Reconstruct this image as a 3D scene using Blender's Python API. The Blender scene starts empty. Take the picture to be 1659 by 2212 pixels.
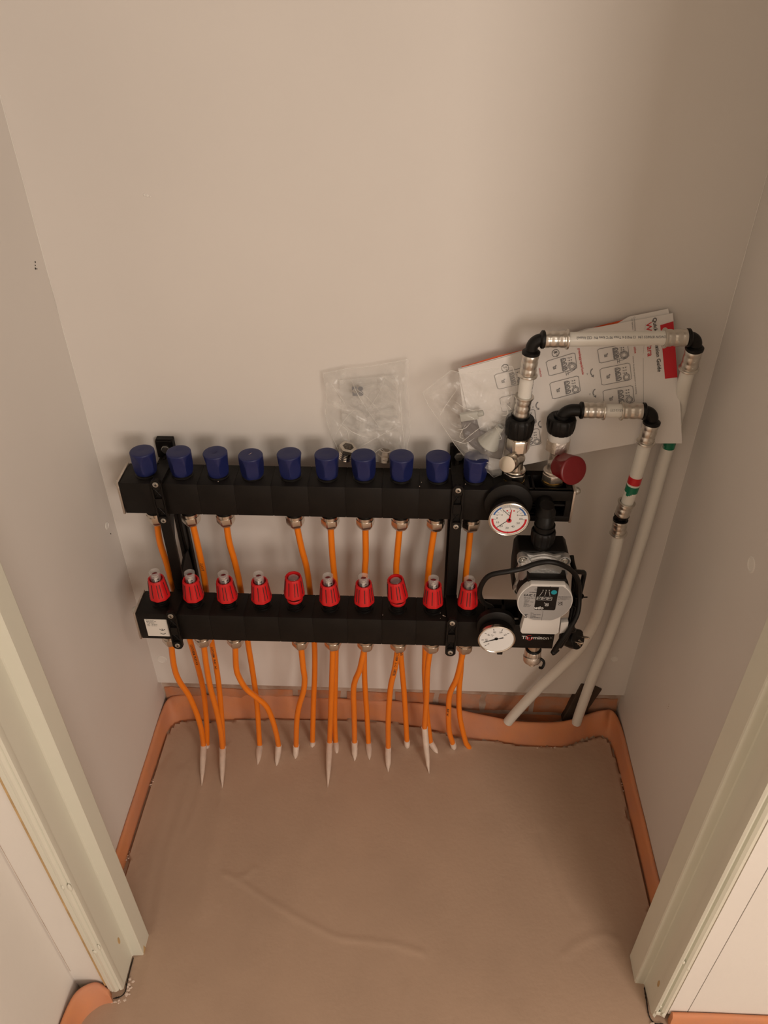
import bpy, bmesh, math, random
from mathutils import Vector, Matrix, noise
random.seed(7)
SC = bpy.context.scene
COL = SC.collection
V = Vector

# ------------------------------------------------------------------ camera
def basis(yaw, pitch, roll):
    cy, sy, cp, sp = math.cos(yaw), math.sin(yaw), math.cos(pitch), math.sin(pitch)
    f = V((sy*cp, cy*cp, -sp)); r = V((cy, -sy, 0)); u = r.cross(f)
    return f, r*math.cos(roll)+u*math.sin(roll), u*math.cos(roll)-r*math.sin(roll)
F_, R_, U_ = basis(-0.0435, 0.6505, -0.0065)
cam = bpy.data.cameras.new('camera'); camo = bpy.data.objects.new('camera', cam); COL.objects.link(camo)
m = Matrix.Identity(4)
for i in range(3):
    m[i][0] = R_[i]; m[i][1] = U_[i]; m[i][2] = -F_[i]
m[0][3], m[1][3], m[2][3] = 0.0427, -1.1663, 1.5028
camo.matrix_world = m
cam.sensor_fit = 'VERTICAL'; cam.sensor_height = 36.0; cam.lens = 1695.47/2212*36.0
cam.clip_start = 0.02
SC.camera = camo

# ------------------------------------------------------------------ light
world = bpy.data.worlds.new('world'); SC.world = world; world.use_nodes = True
world.node_tree.nodes['Background'].inputs[0].default_value = (1.0, 0.86, 0.70, 1)
world.node_tree.nodes['Background'].inputs[1].default_value = 0.02
def lamp(name, loc, target, size, power, color, shape='DISK'):
    l = bpy.data.lights.new(name, 'AREA'); l.shape = shape; l.size = size; l.energy = power; l.color = color
    o = bpy.data.objects.new(name, l); COL.objects.link(o); o.location = loc
    o.rotation_euler = (V(target)-V(loc)).to_track_quat('-Z', 'Y').to_euler()
    return o
lamp('ceiling_lamp', (0.95, -1.75, 2.45), (0.0, -0.3, 1.0), 0.34, 6.3, (1.0, 0.865, 0.75))
lamp('hallway_fill', (1.35, -3.0, 1.30), (0.2, -.3, 0.7), 1.0, 30, (1.0, 0.865, 0.75), 'SQUARE')  # added soft fill from behind the camera, brightens the front faces
SC.view_settings.view_transform = 'Standard'
SC.view_settings.look = 'None'
SC.view_settings.gamma = 1.0
SC.view_settings.use_curve_mapping = False
SC.view_settings.exposure = 0.10

# ------------------------------------------------------------------ materials
def lin(c):
    return tuple(((x/255)/12.92 if x/255 <= .04045 else ((x/255+.055)/1.055)**2.4) for x in c)
def mat(name, rgb, rough=.5, metal=0.0, var=0.0, vscale=20, bump=0.0, bscale=60, rgb2=None, **kw):
    """Principled material; var mixes in a second tone with object-space noise, bump adds fine relief."""
    m = bpy.data.materials.new(name); m.use_nodes = True
    nt = m.node_tree; b = nt.nodes['Principled BSDF']
    b.inputs['Base Color'].default_value = (*rgb, 1)
    b.inputs['Roughness'].default_value = rough; b.inputs['Metallic'].default_value = metal
    for k, v in kw.items(): b.inputs[k.replace('_', ' ')].default_value = v
    tc = nt.nodes.new('ShaderNodeTexCoord')
    if var:
        n = nt.nodes.new('ShaderNodeTexNoise'); n.inputs['Scale'].default_value = vscale; n.inputs['Detail'].default_value = 5
        nt.links.new(tc.outputs['Object'], n.inputs['Vector'])
        r = nt.nodes.new('ShaderNodeValToRGB'); r.color_ramp.elements[0].position = .35; r.color_ramp.elements[1].position = .68
        mx = nt.nodes.new('ShaderNodeMix'); mx.data_type = 'RGBA'
        mx.inputs[6].default_value = (*rgb, 1)
        mx.inputs[7].default_value = (*(rgb2 or tuple(c*(1-var) for c in rgb)), 1)
        nt.links.new(n.outputs[0], r.inputs[0]); nt.links.new(r.outputs[0], mx.inputs[0])
        nt.links.new(mx.outputs[2], b.inputs['Base Color'])
    if bump:
        n2 = nt.nodes.new('ShaderNodeTexNoise'); n2.inputs['Scale'].default_value = bscale; n2.inputs['Detail'].default_value = 4
        nt.links.new(tc.outputs['Object'], n2.inputs['Vector'])
        bp = nt.nodes.new('ShaderNodeBump'); bp.inputs['Strength'].default_value = bump; bp.inputs['Distance'].default_value = .002
        nt.links.new(n2.outputs[0], bp.inputs['Height']); nt.links.new(bp.outputs[0], b.inputs['Normal'])
    return m
M = {}
M['wall'] = mat('white_wall_paint', (.755, .715, .67), .62, var=.05, vscale=2.5, bump=.12, bscale=45)
M['wall2'] = mat('white_plaster', (.82, .79, .74), .7, var=.04, vscale=3, bump=.2, bscale=70)
M['frame'] = mat('cream_lacquered_wood', (.73, .725, .62), .42, var=.04, vscale=6, bump=.08, bscale=25)
M['frame_bare'] = mat('bare_pine', (.62, .42, .20), .7, var=.3, vscale=30)
M['screed'] = mat('screed_floor', (.49, .345, .250), .5, var=.10, vscale=5, bump=.25, bscale=90)
M['screed_pale'] = mat('pale_screed_film', (.74, .60, .50), .5, var=.15, vscale=60)
M['foam'] = mat('orange_foam', (.68, .275, .12), .72, var=.22, vscale=14, bump=.35, bscale=70, rgb2=(.58, .26, .15))
M['foam'].node_tree.nodes['Principled BSDF'].inputs['Subsurface Weight'].default_value = .15
M['foam'].node_tree.nodes['Principled BSDF'].inputs['Subsurface Scale'].default_value = .01
M['mortar'] = mat('old_mortar', (.60, .49, .41), .95, var=.5, vscale=22, bump=1.0, bscale=60, rgb2=(.36, .24, .17))
M['brick'] = mat('red_brick', (.56, .21, .085), .95, var=.5, vscale=18, bump=1.0, bscale=80, rgb2=(.44, .27, .19))
M['mdf'] = mat('dark_stained_wood', (.07, .045, .03), .8, var=.3, vscale=40)
M['black'] = mat('black_glass_filled_nylon', (.0055, .0042, .0034), .5, var=.35, vscale=25, bump=.10, bscale=120, rgb2=(.0085, .0066, .0052), Specular_IOR_Level=.26)
M['black2'] = mat('black_rubber', (.0040, .0034, .0030), .46, bump=.1, bscale=200, Specular_IOR_Level=.30)
M['blue'] = mat('blue_plastic', (.008, .014, .088), .45, bump=.06, bscale=150)
M['red'] = mat('red_plastic', (.62, .013, .016), .38, bump=.05, bscale=150)
M['darkred'] = mat('dark_red_plastic', (.17, .003, .006), .35, bump=.05, bscale=150)
M['orange'] = mat('orange_pipe_plastic', (.87, .22, .008), .36, var=.06, vscale=30)
M['white_pipe'] = mat('white_pipe_plastic', (.80, .78, .72), .33)
M['nickel'] = mat('nickel_plate', (.74, .68, .60), .24, 1.0, bump=.05, bscale=90)
M['nickel_rough'] = mat('cast_nickel', (.64, .58, .52), .42, 1.0, bump=.4, bscale=220)
M['steel'] = mat('pressed_steel', (.66, .63, .58), .30, 1.0, bump=.18, bscale=60)
M['zinc'] = mat('zinc_plate', (.68, .68, .64), .35, 1.0, bump=.1, bscale=90)
M['brass'] = mat('brass', (.80, .58, .22), .25, 1.0)
M['alu'] = mat('cast_aluminium', (.52, .52, .51), .45, .75, bump=.5, bscale=260)
M['white_plastic'] = mat('white_plastic', (.72, .70, .67), .45)
M['grey_label'] = mat('silver_grey_label', (.40, .40, .40), .42, .25)
M['dial'] = mat('white_dial', (.80, .80, .79), .4)
M['print_black'] = mat('black_print', (.02, .02, .02), .6)
M['print_grey'] = mat('grey_print', (.22, .22, .23), .7)
M['print_red'] = mat('red_print', (.60, .02, .03), .6)
M['print_blue'] = mat('blue_print', (.04, .13, .38), .6)
M['print_white'] = mat('white_print', (.80, .80, .78), .6)
M['print_orange'] = mat('orange_print', (.70, .10, .02), .6)
M['print_teal'] = mat('teal_print', (.005, .30, .38), .4)
M['tape_red'] = mat('red_tape', (.60, .012, .02), .35)
M['tape_green'] = mat('green_tape', (.0, .17, .085), .35)
M['paper'] = mat('paper', (.82, .79, .76), .6)
M['sticker'] = mat('white_sticker', (.80, .76, .70), .45)
M['dark'] = mat('dark_gap', (.02, .014, .01), .9)
M['bagged_dark'] = mat('dark_grey_foam', (.13, .115, .115), .7)
def clear_mat(name, rgb, alpha, rough, var=True):
    m = mat(name, rgb, rough); nt = m.node_tree; b = nt.nodes['Principled BSDF']
    b.inputs['Alpha'].default_value = alpha; b.inputs['Specular IOR Level'].default_value = .8
    if var:
        tc = nt.nodes.new('ShaderNodeTexCoord'); n = nt.nodes.new('ShaderNodeTexNoise')
        n.inputs['Scale'].default_value = 16; n.inputs['Detail'].default_value = 6; n.inputs['Distortion'].default_value = 1.4
        nt.links.new(tc.outputs['Object'], n.inputs['Vector'])
        mr = nt.nodes.new('ShaderNodeMapRange'); mr.inputs['From Min'].default_value = .45; mr.inputs['From Max'].default_value = .72
        mr.inputs['To Min'].default_value = alpha*.6; mr.inputs['To Max'].default_value = min(1, alpha*2.4)
        nt.links.new(n.outputs[0], mr.inputs[0]); nt.links.new(mr.outputs[0], b.inputs['Alpha'])
    return m
M['bag'] = clear_mat('clear_plastic_film', (.82, .80, .76), .16, .14)
M['bag2'] = clear_mat('milky_plastic_film', (.84, .82, .78), .30, .3)
M['crease_glint'] = clear_mat('film_crease_glint', (.92, .90, .85), .42, .2, False)  # pale tone that paints highlights on the film
M['milky'] = mat('milky_plastic', (.44, .44, .40), .5)
M['glass'] = clear_mat('clear_acrylic', (.82, .80, .78), .22, .05, False)

# ------------------------------------------------------------------ mesh helpers
class MB:
    def __init__(s): s.v = []; s.f = []
    def add(s, vs, fs):
        n = len(s.v); s.v += [tuple(v) for v in vs]; s.f += [tuple(i+n for i in f) for f in fs]; return s
    def box(s, c, d, R=None):
        x, y, z = d[0]/2, d[1]/2, d[2]/2
        vs = [V((a*x, b*y, e*z)) for e in (-1, 1) for b in (-1, 1) for a in (-1, 1)]
        if R: vs = [R @ v for v in vs]
        return s.add([v+V(c) for v in vs], [(0,2,3,1),(4,5,7,6),(0,1,5,4),(2,6,7,3),(0,4,6,2),(1,3,7,5)])
    def prism(s, poly, o, u, w, n, t):
        """polygon (a,b) in plane o + a*u + b*w, pulled along n by t"""
        o, u, w, n = V(o), V(u), V(w), V(n); k = len(poly)
        a = [o+u*p[0]+w*p[1] for p in poly]; b = [p+n*t for p in a]
        return s.add(a+b, [tuple(range(k))[::-1], tuple(range(k, 2*k))]+[(i, (i+1) % k, k+(i+1) % k, k+i) for i in range(k)])
    def lathe(s, prof, o, ax=(0,0,1), seg=32, rf=None, cap=True, x0=None):
        """profile [(radius, height)], spun about axis ax at o; rf(theta, h, r) may reshape the radius"""
        ax = V(ax).normalized(); o = V(o)
        a = V(x0) if x0 else (V((1,0,0)) if abs(ax.x) < .8 else V((0,0,1)))
        a = (a-ax*a.dot(ax)).normalized(); b = ax.cross(a)
        vs = []
        for r, h in prof:
            for i in range(seg):
                t = 2*math.pi*i/seg; q = rf(t, h, r) if rf else r
                vs.append(o+ax*h+(a*math.cos(t)+b*math.sin(t))*q)
        fs = []; k = len(prof)
        for j in range(k-1):
            for i in range(seg):
                i2 = (i+1) % seg
                fs.append((j*seg+i, j*seg+i2, (j+1)*seg+i2, (j+1)*seg+i))
        if cap:
            fs.append(tuple(range(seg))[::-1]); fs.append(tuple((k-1)*seg+i for i in range(seg)))
        return s.add(vs, fs)
    def tube(s, pts, r, seg=14, cap=True):
        pts = [V(p) for p in pts]; n = len(pts); rr = r if isinstance(r, (list, tuple)) else [r]*n
        up = None; vs = []
        for i, p in enumerate(pts):
            t = (pts[min(i+1, n-1)]-pts[max(i-1, 0)]).normalized()
            if up is None: up = V((0,-1,0)) if abs(t.y) < .9 else V((1,0,0))
            up = (up-t*up.dot(t)).normalized(); b = t.cross(up)
            for k in range(seg):
                a = 2*math.pi*k/seg; vs.append(p+(up*math.cos(a)+b*math.sin(a))*rr[i])
        fs = [(j*seg+i, j*seg+(i+1) % seg, (j+1)*seg+(i+1) % seg, (j+1)*seg+i) for j in range(n-1) for i in range(seg)]
        if cap: fs += [tuple(range(seg))[::-1], tuple((n-1)*seg+i for i in range(seg))]
        return s.add(vs, fs)
    def build(s, name, material, parent=None, smooth=40, bevel=0, seg=2):
        me = bpy.data.meshes.new(name); me.from_pydata(s.v, [], s.f)
        bm = bmesh.new(); bm.from_mesh(me)
        if bevel:
            es = [e for e in bm.edges if len(e.link_faces) == 2 and e.calc_face_angle(0) > .6]
            bmesh.ops.bevel(bm, geom=es, offset=bevel, segments=seg, profile=.5, affect='EDGES', clamp_overlap=True)
        bmesh.ops.recalc_face_normals(bm, faces=bm.faces)
        # origin at the middle of the piece
        bm.to_mesh(me); bm.free()
        if smooth:
            me.shade_smooth(); me.set_sharp_from_angle(angle=math.radians(smooth))
        me.materials.append(material if not isinstance(material, str) else M[material])
        o = bpy.data.objects.new(name, me); COL.objects.link(o)
        if parent is not None:
            o.parent = parent; o.matrix_parent_inverse = Matrix.Translation(-root_loc(parent))
        return o
def root_loc(o):
    """world translation of a part (nothing here is rotated or scaled)"""
    return o.location.copy() if o.parent is None else root_loc(o.parent)+o.matrix_parent_inverse.translation+o.location
def thing(name, label, cat, loc, group=None):
    o = bpy.data.objects.new(name, None); COL.objects.link(o); o.location = loc
    o.empty_display_size = .02
    o['label'] = label; o['category'] = cat
    if group: o['group'] = group
    return o
def tag(o, label, cat, group=None):
    o['label'] = label; o['category'] = cat
    if group: o['group'] = group
    return o
def struct(o, label=None):
    o['kind'] = 'structure'
    if label: o['label'] = label
    return o
def spline(pts, n=8):
    """Catmull-Rom through the points"""
    P = [V(p) for p in pts]; P = [P[0]*2-P[1]]+P+[P[-1]*2-P[-2]]; out = []
    for i in range(1, len(P)-2):
        for k in range(n):
            t = k/n; a, b, c, d = P[i-1], P[i], P[i+1], P[i+2]
            out.append(.5*((2*b)+(c-a)*t+(2*a-5*b+4*c-d)*t*t+(3*b-a-3*c+d)*t**3))
    out.append(P[-2]); return out
_fc = {}
def text_mesh(txt, size, align='CENTER', bold=0.0, shear=0.0):
    key = (txt, size, align, bold, shear)
    if key in _fc: return _fc[key]
    c = bpy.data.curves.new('text', 'FONT'); c.body = txt; c.size = size; c.align_x = align; c.align_y = 'CENTER'
    c.resolution_u = 3; c.offset = bold; c.shear = shear
    o = bpy.data.objects.new('text', c); COL.objects.link(o)
    dg = bpy.context.evaluated_depsgraph_get(); me = bpy.data.meshes.new_from_object(o.evaluated_get(dg))
    r = ([tuple(v.co) for v in me.vertices], [tuple(p.vertices) for p in me.polygons])
    bpy.data.objects.remove(o); bpy.data.curves.remove(c); bpy.data.meshes.remove(me)
    _fc[key] = r; return r
class Print(MB):
    """flat print on a plane: o origin, u right, w up (surface offset already in o); f optionally maps (a,b) to a point"""
    def __init__(s, o, u, w, f=None, sc=1.0): super().__init__(); s.o, s.u, s.w, s.sc = V(o), V(u), V(w), sc; s.fm = f
    def P(s, a, b):
        return s.fm(a*s.sc, b*s.sc) if s.fm else s.o+s.u*(a*s.sc)+s.w*(b*s.sc)
    def text(s, txt, a, b, size, rot=0, align='CENTER', bold=0.0, shear=0.0, sx=1.0):
        vs, fs = text_mesh(txt, 1.0, align, bold, shear); c, q = math.cos(math.radians(rot)), math.sin(math.radians(rot))
        s.add([s.P(a+(v[0]*sx*c-v[1]*q)*size, b+(v[0]*sx*q+v[1]*c)*size) for v in vs], fs)
    def rect(s, a0, b0, a1, b1, rot=0, cx=0, cy=0):
        s.poly([(a0,b0),(a1,b0),(a1,b1),(a0,b1)])
    def poly(s, pts): s.add([s.P(*p) for p in pts], [tuple(range(len(pts)))])
    def line(s, pts, t, close=False):
        if close: pts = list(pts)+[pts[0]]
        for p, q in zip(pts[:-1], pts[1:]):
            dx, dy = q[0]-p[0], q[1]-p[1]; L = math.hypot(dx, dy) or 1; nx, ny = -dy/L*t/2, dx/L*t/2
            ex, ey = dx/L*t/2, dy/L*t/2
            s.poly([(p[0]-ex+nx,p[1]-ey+ny),(p[0]-ex-nx,p[1]-ey-ny),(q[0]+ex-nx,q[1]+ey-ny),(q[0]+ex+nx,q[1]+ey+ny)])
    def arc(s, ca, cb, r0, r1, a0, a1, n=24):
        p = [(math.radians(a0+(a1-a0)*i/n)) for i in range(n+1)]
        for t, q in zip(p[:-1], p[1:]):
            s.poly([(ca+r0*math.cos(t),cb+r0*math.sin(t)),(ca+r1*math.cos(t),cb+r1*math.sin(t)),(ca+r1*math.cos(q),cb+r1*math.sin(q)),(ca+r0*math.cos(q),cb+r0*math.sin(q))])
    def disc(s, ca, cb, r, n=28):
        s.poly([(ca+r*math.cos(2*math.pi*i/n), cb+r*math.sin(2*math.pi*i/n)) for i in range(n)])

# ================================================================== the setting
W = .5255
# closet back panel (white board) above an open strip of old brickwork
b = MB(); b.box((0, .010, (.1135+2.6)/2), (2*W, .020, 2.6-.1135))
wall_back = struct(b.build('wall_back', 'wall', smooth=0), 'white painted back board of the closet')
b = MB(); b.box((0, .034, .00), (2*W+.02, .036, .226)); b.build('mortar_bed', 'mortar', wall_back, 0)
rng = random.Random(3)
def brick(x0, x1, z0, z1, y=.020, par=None):
    m_ = MB(); n = 5; vs = []; fs = []
    d = .011+rng.uniform(-.003, .002)
    for j in range(4):
        for i in range(n+1):
            u, w = i/n, j/3; e = (i in (0, n)) or (j in (0, 3))
            x = x0+(x1-x0)*u+rng.uniform(-.002, .002); z = z0+(z1-z0)*w+rng.uniform(-.002, .002)
            vs.append((x, y-(d*.55 if e else d+rng.uniform(-.0015, .0015)), z))
    k = len(vs)
    for j in range(3):
        for i in range(n): fs.append((j*(n+1)+i, j*(n+1)+i+1, (j+1)*(n+1)+i+1, (j+1)*(n+1)+i))
    ring = [i for i in range(n+1)]+[j*(n+1)+n for j in range(1, 4)]+[3*(n+1)+i for i in range(n-1, -1, -1)]+[j*(n+1) for j in range(2, 0, -1)]
    vs += [(vs[i][0], y+.006, vs[i][2]) for i in ring]
    fs += [(ring[(q+1) % len(ring)], ring[q], k+q, k+(q+1) % len(ring)) for q in range(len(ring))]
    m_.add(vs, fs); m_.build('brick', 'brick', par or wall_back, 50)
x = -W+.005
while x < W-.03:
    w_ = rng.choice([.088, .094, .098, .10]); brick(x, min(x+w_, W-.004), .030+rng.uniform(-.003, .003), .084+rng.uniform(-.003, .002)); x += w_+.013
x = -W+.005
while x < W-.02:
    w_ = rng.choice([.10, .094, .105]); brick(x, min(x+w_, W-.004), .101, .112, .022); x += w_+.014
x = -W-.045+.005
while x < W-.02:
    brick(max(x, -W+.004), min(x+.096, W-.004), -.03, .018); x += .109
# side walls of the closet
b = MB(); b.box((-W-.02, -.27, 1.3), (.04, .66, 2.62)); wall_left = struct(b.build('wall_left', 'wall', smooth=0), 'white left side wall of the closet')
b = MB(); b.box((W+.02, -.27, 1.3), (.04, .66, 2.62)); wall_right = struct(b.build('wall_right', 'wall', smooth=0), 'white right side wall of the closet')
# filled screw heads and small scuffs in the paint
def dimple(x, z, par, side=None, y=0, r=.009):
    m_ = MB()
    prof = [(r*1.25, .0), (r*1.2, .0007), (r, .0012), (r*.9, .0004), (.0005, .0003)]
    if side is None: m_.lathe(prof, (x, 0.0, z), (0,-1,0), 24)
    else: m_.lathe(prof, (side, y, z), (-1 if side > 0 else 1, 0, 0), 24)
    m_.build('filled_screw_head', 'wall2', par, 30)
dimple(-.5029, .1905, wall_back); dimple(.4841, .2301, wall_back, r=.007); dimple(0, .7675, wall_right, W, -.307, .010)
dimple(0, .596, wall_left, -W, -.035, .006)
def chip(pts, par, side=None, y0=0, z0=0, material='dark'):
    m_ = MB()
    for a, c, r in pts:
        p = (side+(.0002 if side < 0 else -.0002), y0+a, z0+c) if side is not None else (y0+a, -.0002, z0+c)
        m_.lathe([(r, 0), (r*.7, .0005), (.0002, .0007)], p, (0,-1,0) if side is None else ((1,0,0) if side < 0 else (-1,0,0)), 7)
    m_.build('paint_chip', material, par, 0)
chip([(0,.004,.0016),(-.003,.0,.0012),(-.005,-.004,.0018),(-.001,-.006,.0012)], wall_left, -W, -.030, 1.089)
chip([(0,0,.0012),(.001,-.002,.001)], wall_left, -W, -.03, .573)
chip([(0,0,.0022),(.004,-.001,.0025),(.008,-.0025,.0015)], wall_back, None, -.352, 1.182, 'wall2')
chip([(0,0,.001),(.001,.005,.001),(.002,.010,.0008)], wall_right, W, -.21, .33, 'mortar')
# closet lid and hallway shell (they bounce the lamp light)
b = MB(); b.box((.7, -1.6, 2.62), (2.9, 3.5, .04)); struct(b.build('ceiling', 'wall2', smooth=0))
b = MB(); b.box((0, -.555, 2.325), (2*W, .08, .55)); struct(b.build('wall_above_opening', 'wall2', smooth=0))
b = MB(); b.box((-W-.02, -1.96, 1.3), (.04, 2.72, 2.62)); wall_hall = struct(b.build('wall_hallway_left', 'wall2', smooth=0), 'white hallway wall on the left')
b = MB(); b.box((2.12, -1.95, 1.3), (.04, 2.8, 2.62)); struct(b.build('wall_hallway_right', 'wall2', smooth=0))
b = MB(); b.box((.7, -3.32, 1.3), (2.9, .04, 2.62)); struct(b.build('wall_hallway_end', 'wall2', smooth=0))
# wall faces left and right of the opening, facing the hallway
b = MB(); b.box((-.498, -.567, 1.32), (.055, .058, 2.60)); wf = struct(b.build('wall_front_left', 'wall2', smooth=0), 'narrow pale wall strip left of the door frame')
b = MB(); b.box((.5085, -.5825, 1.31), (.030, .045, 2.58)); b.box((1.31, -.5825, 1.31), (1.570, .045, 2.58)); wr = struct(b.build('wall_front_right', 'wall2', smooth=0), 'bright wall right of the door frame with a fine vertical seam')
chip([(0,0,.002),(.004,.001,.0015),(.008,.004,.001),(.012,.006,.001)], wr, None, .64, .115, 'print_grey')
# fine vertical crack beside each frame
b = MB(); b.tube([(-.5235, -.5965, .07+.1*i) for i in range(5)], .00035, 5); b.build('corner_crack', 'mortar', wf, 0)
b = MB(); b.box((.524, -.5955, 1.30), (.0008, .004, 2.4)); b.build('panel_seam', 'dark', wr, 0)

# ------------------------------------------------------------------ door frame, left and right jambs
def jamb(name, poly, z0, z1, nz, bottom=None, mirror=False):
    """vertical moulding extruded from a plan outline; bottom(i) gives the foot height of outline point i"""
    m_ = MB(); k = len(poly); vs = []
    zs = [None]+[z0+.03+(z1-z0-.03)*j/nz for j in range(nz+1)]
    for j, z in enumerate(zs):
        for i, (x, y) in enumerate(poly): vs.append((x, y, (bottom[i] if bottom else z0) if z is None else z))
    n = len(zs)
    fs = [(j*k+i, j*k+(i+1) % k, (j+1)*k+(i+1) % k, (j+1)*k+i) for j in range(n-1) for i in range(k)]+[tuple(range(k)), tuple((n-1)*k+i for i in range(k))]
    m_.add(vs, fs); return m_
# left
PL = [(-.524,-.4985),(-.4283,-.5005),(-.4275,-.5025),(-.4275,-.5355),(-.4285,-.5368),(-.4445,-.5400),(-.4455,-.5425),(-.4455,-.5955),(-.524,-.5955)]
trim_1 = struct(jamb('x', PL, .004, 2.32, 6, [.002,.0,.0,.0,.0,.004,.006,.003,.002]).build('trim_1', 'frame', smooth=20), 'left door frame post, cream lacquered wood')
def ridge(pts): return pts
CL = [(-.4445,-.590),(-.4432,-.5965),(-.4437,-.6005),(-.4462,-.6030),(-.4480,-.6010),(-.4492,-.6028),(-.4530,-.6045),(-.4570,-.6043),(-.4580,-.6020),(-.4600,-.6040),(-.4655,-.6040),(-.4675,-.6020),(-.4675,-.590)]
cs = jamb('x', CL, .01, 2.30, 6, [.012,.012,.014,.018,.02,.016,.014,.012,.010,.012,.016,.02,.02]).build('casing', 'frame', trim_1, 25)
b = MB(); b.box((-.4695, -.5985, 1.17), (.0040, .006, 2.28)); b.build('bare_wood_edge', 'frame_bare', trim_1, 0)
def blob(x, y, z, sx, sy, sz, par, name='paint_drip', material='frame', n=2):
    bm = bmesh.new(); bmesh.ops.create_icosphere(bm, subdivisions=n, radius=1)
    for v in bm.verts:
        q = 1+.25*noise.noise(v.co*1.7+V((x*50, z*30, 0)))
        v.co = V((v.co.x*sx*q, v.co.y*sy*q, v.co.z*sz*q))+V((x, y, z))
    me = bpy.data.meshes.new(name); bm.to_mesh(me); bm.free(); me.shade_smooth(); me.materials.append(M[material])
    o = bpy.data.objects.new(name, me); COL.objects.link(o)
    if par: o.parent = par; o.matrix_parent_inverse = Matrix.Translation(-root_loc(par))
    return o
blob(-.4455, -.6040, .372, .0035, .002, .010, trim_1); blob(-.4555, -.6045, .372, .0025, .0015, .006, trim_1)
blob(-.4460, -.6030, .180, .0025, .0018, .009, trim_1); blob(-.4560, -.6045, .165, .004, .0015, .006, trim_1)
def knot(x, y, z, nx, par):
    m_ = MB(); m_.lathe([(1, 0), (.9, .0004), (.2, .0006)], (0,0,0), (0,0,1), 16)
    m_.v = [(x+nx*v[2], y+v[1]*.0035, z+v[0]*.010) for v in m_.v]
    m_.build('nail_dent', 'frame_bare', par, 0)
knot(-.4454, -.557, .100, 1, trim_1)
b = MB(); b.prism([(0,0),(.012,.0),(.009,.016)], (-.4274,-.5360,.0), (0,1,0), (0,0,1), (1,0,0), .0006); b.build('splintered_corner', 'frame_bare', trim_1, 0)
# right
PR = [(.524,-.4985),(.4615,-.4985),(.4545,-.5045),(.4535,-.5065),(.4535,-.5480),(.4545,-.5505),(.4685,-.5515),(.4697,-.5535),(.4695,-.5960),(.524,-.5960)]
trim_2 = struct(jamb('x', PR, .0, 2.32, 6, [.0,.0,.002,.002,.0,.0,.0,.0,.006,.006]).build('trim_2', 'frame', smooth=20), 'right door frame post, cream lacquered wood')
CR = [(.4690,-.590),(.4680,-.6000),(.4690,-.6065),(.4722,-.6085),(.4752,-.6065),(.4760,-.6030),(.4790,-.6030),(.4800,-.6070),(.4835,-.6100),(.4885,-.6090),(.4905,-.6060),(.4910,-.590)]
jamb('x', CR, .012, 2.30, 6, [.012,.010,.014,.010,.018,.012,.010,.016,.020,.012,.014,.014]).build('casing', 'frame', trim_2, 30)
b = MB(); b.box((.4925, -.5985, 1.17), (.0022, .007, 2.28)); b.build('bare_wood_edge', 'frame_bare', trim_2, 0)
knot(.4696, -.585, .085, -1, trim_2)
for x, y, z, q in [(.4725,-.6085,.030,.004),(.4780,-.6060,.022,.005),(.4840,-.6095,.026,.005),(.4735,-.6080,.055,.003),(.4860,-.6095,.20,.003),(.4760,-.6065,.215,.003)]:
    blob(x, y, z, q*.7, .0016, q*1.6, trim_2)

# ------------------------------------------------------------------ screed floor
WR = [  # ridges (plan points, height, width)
 ([(-.311,-.380),(-.279,-.394),(-.223,-.426),(-.162,-.458),(-.111,-.480),(-.079,-.493),(-.002,-.499),(.022,-.500),(.081,-.515)], .0016, .0045),
 ([(-.280,-.386),(-.268,-.383),(-.253,-.366)], .0015, .004),
 ([(.339,-.509),(.357,-.491),(.392,-.475),(.417,-.469),(.438,-.479)], .0014, .007),
 ([(-.400,-.179),(-.400,-.234),(-.409,-.298)], .0010, .005), ([(-.355,-.188),(-.351,-.238)], .0012, .004),
 ([(-.431,-.121),(-.429,-.236),(-.434,-.349),(-.421,-.485),(-.409,-.603)], .0013, .010),
 ([(-.455,-.151),(-.462,-.236),(-.462,-.329),(-.450,-.485),(-.44,-.70)], .0010, .012),
 ([(-.351,-.254),(-.346,-.346),(-.342,-.465)], .0009, .012), ([(.323,-.271),(.337,-.349),(.349,-.395),(.369,-.434)], -.0012, .008),
 ([(-.512,-.148),(-.500,-.124),(-.490,-.096)], -.0012, .004), ([(.053,-.571),(.049,-.615)], .0009, .005), ([(.237,-.600),(.246,-.623)], .0009, .005),
 ([(-.130,-.225),(-.163,-.349),(-.192,-.468)], .0006, .02)]
BUB = [(.073,-.261,.0028),(-.341,-.531,.0028),(-.116,-.424,.002),(-.099,-.425,.002),(-.308,-.439,.0025),(-.448,-.350,.002),(-.406,-.367,.002),(-.279,-.564,.002),(.390,-.295,.002),(.289,-.564,.002),(.122,-.442,.002)]
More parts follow.
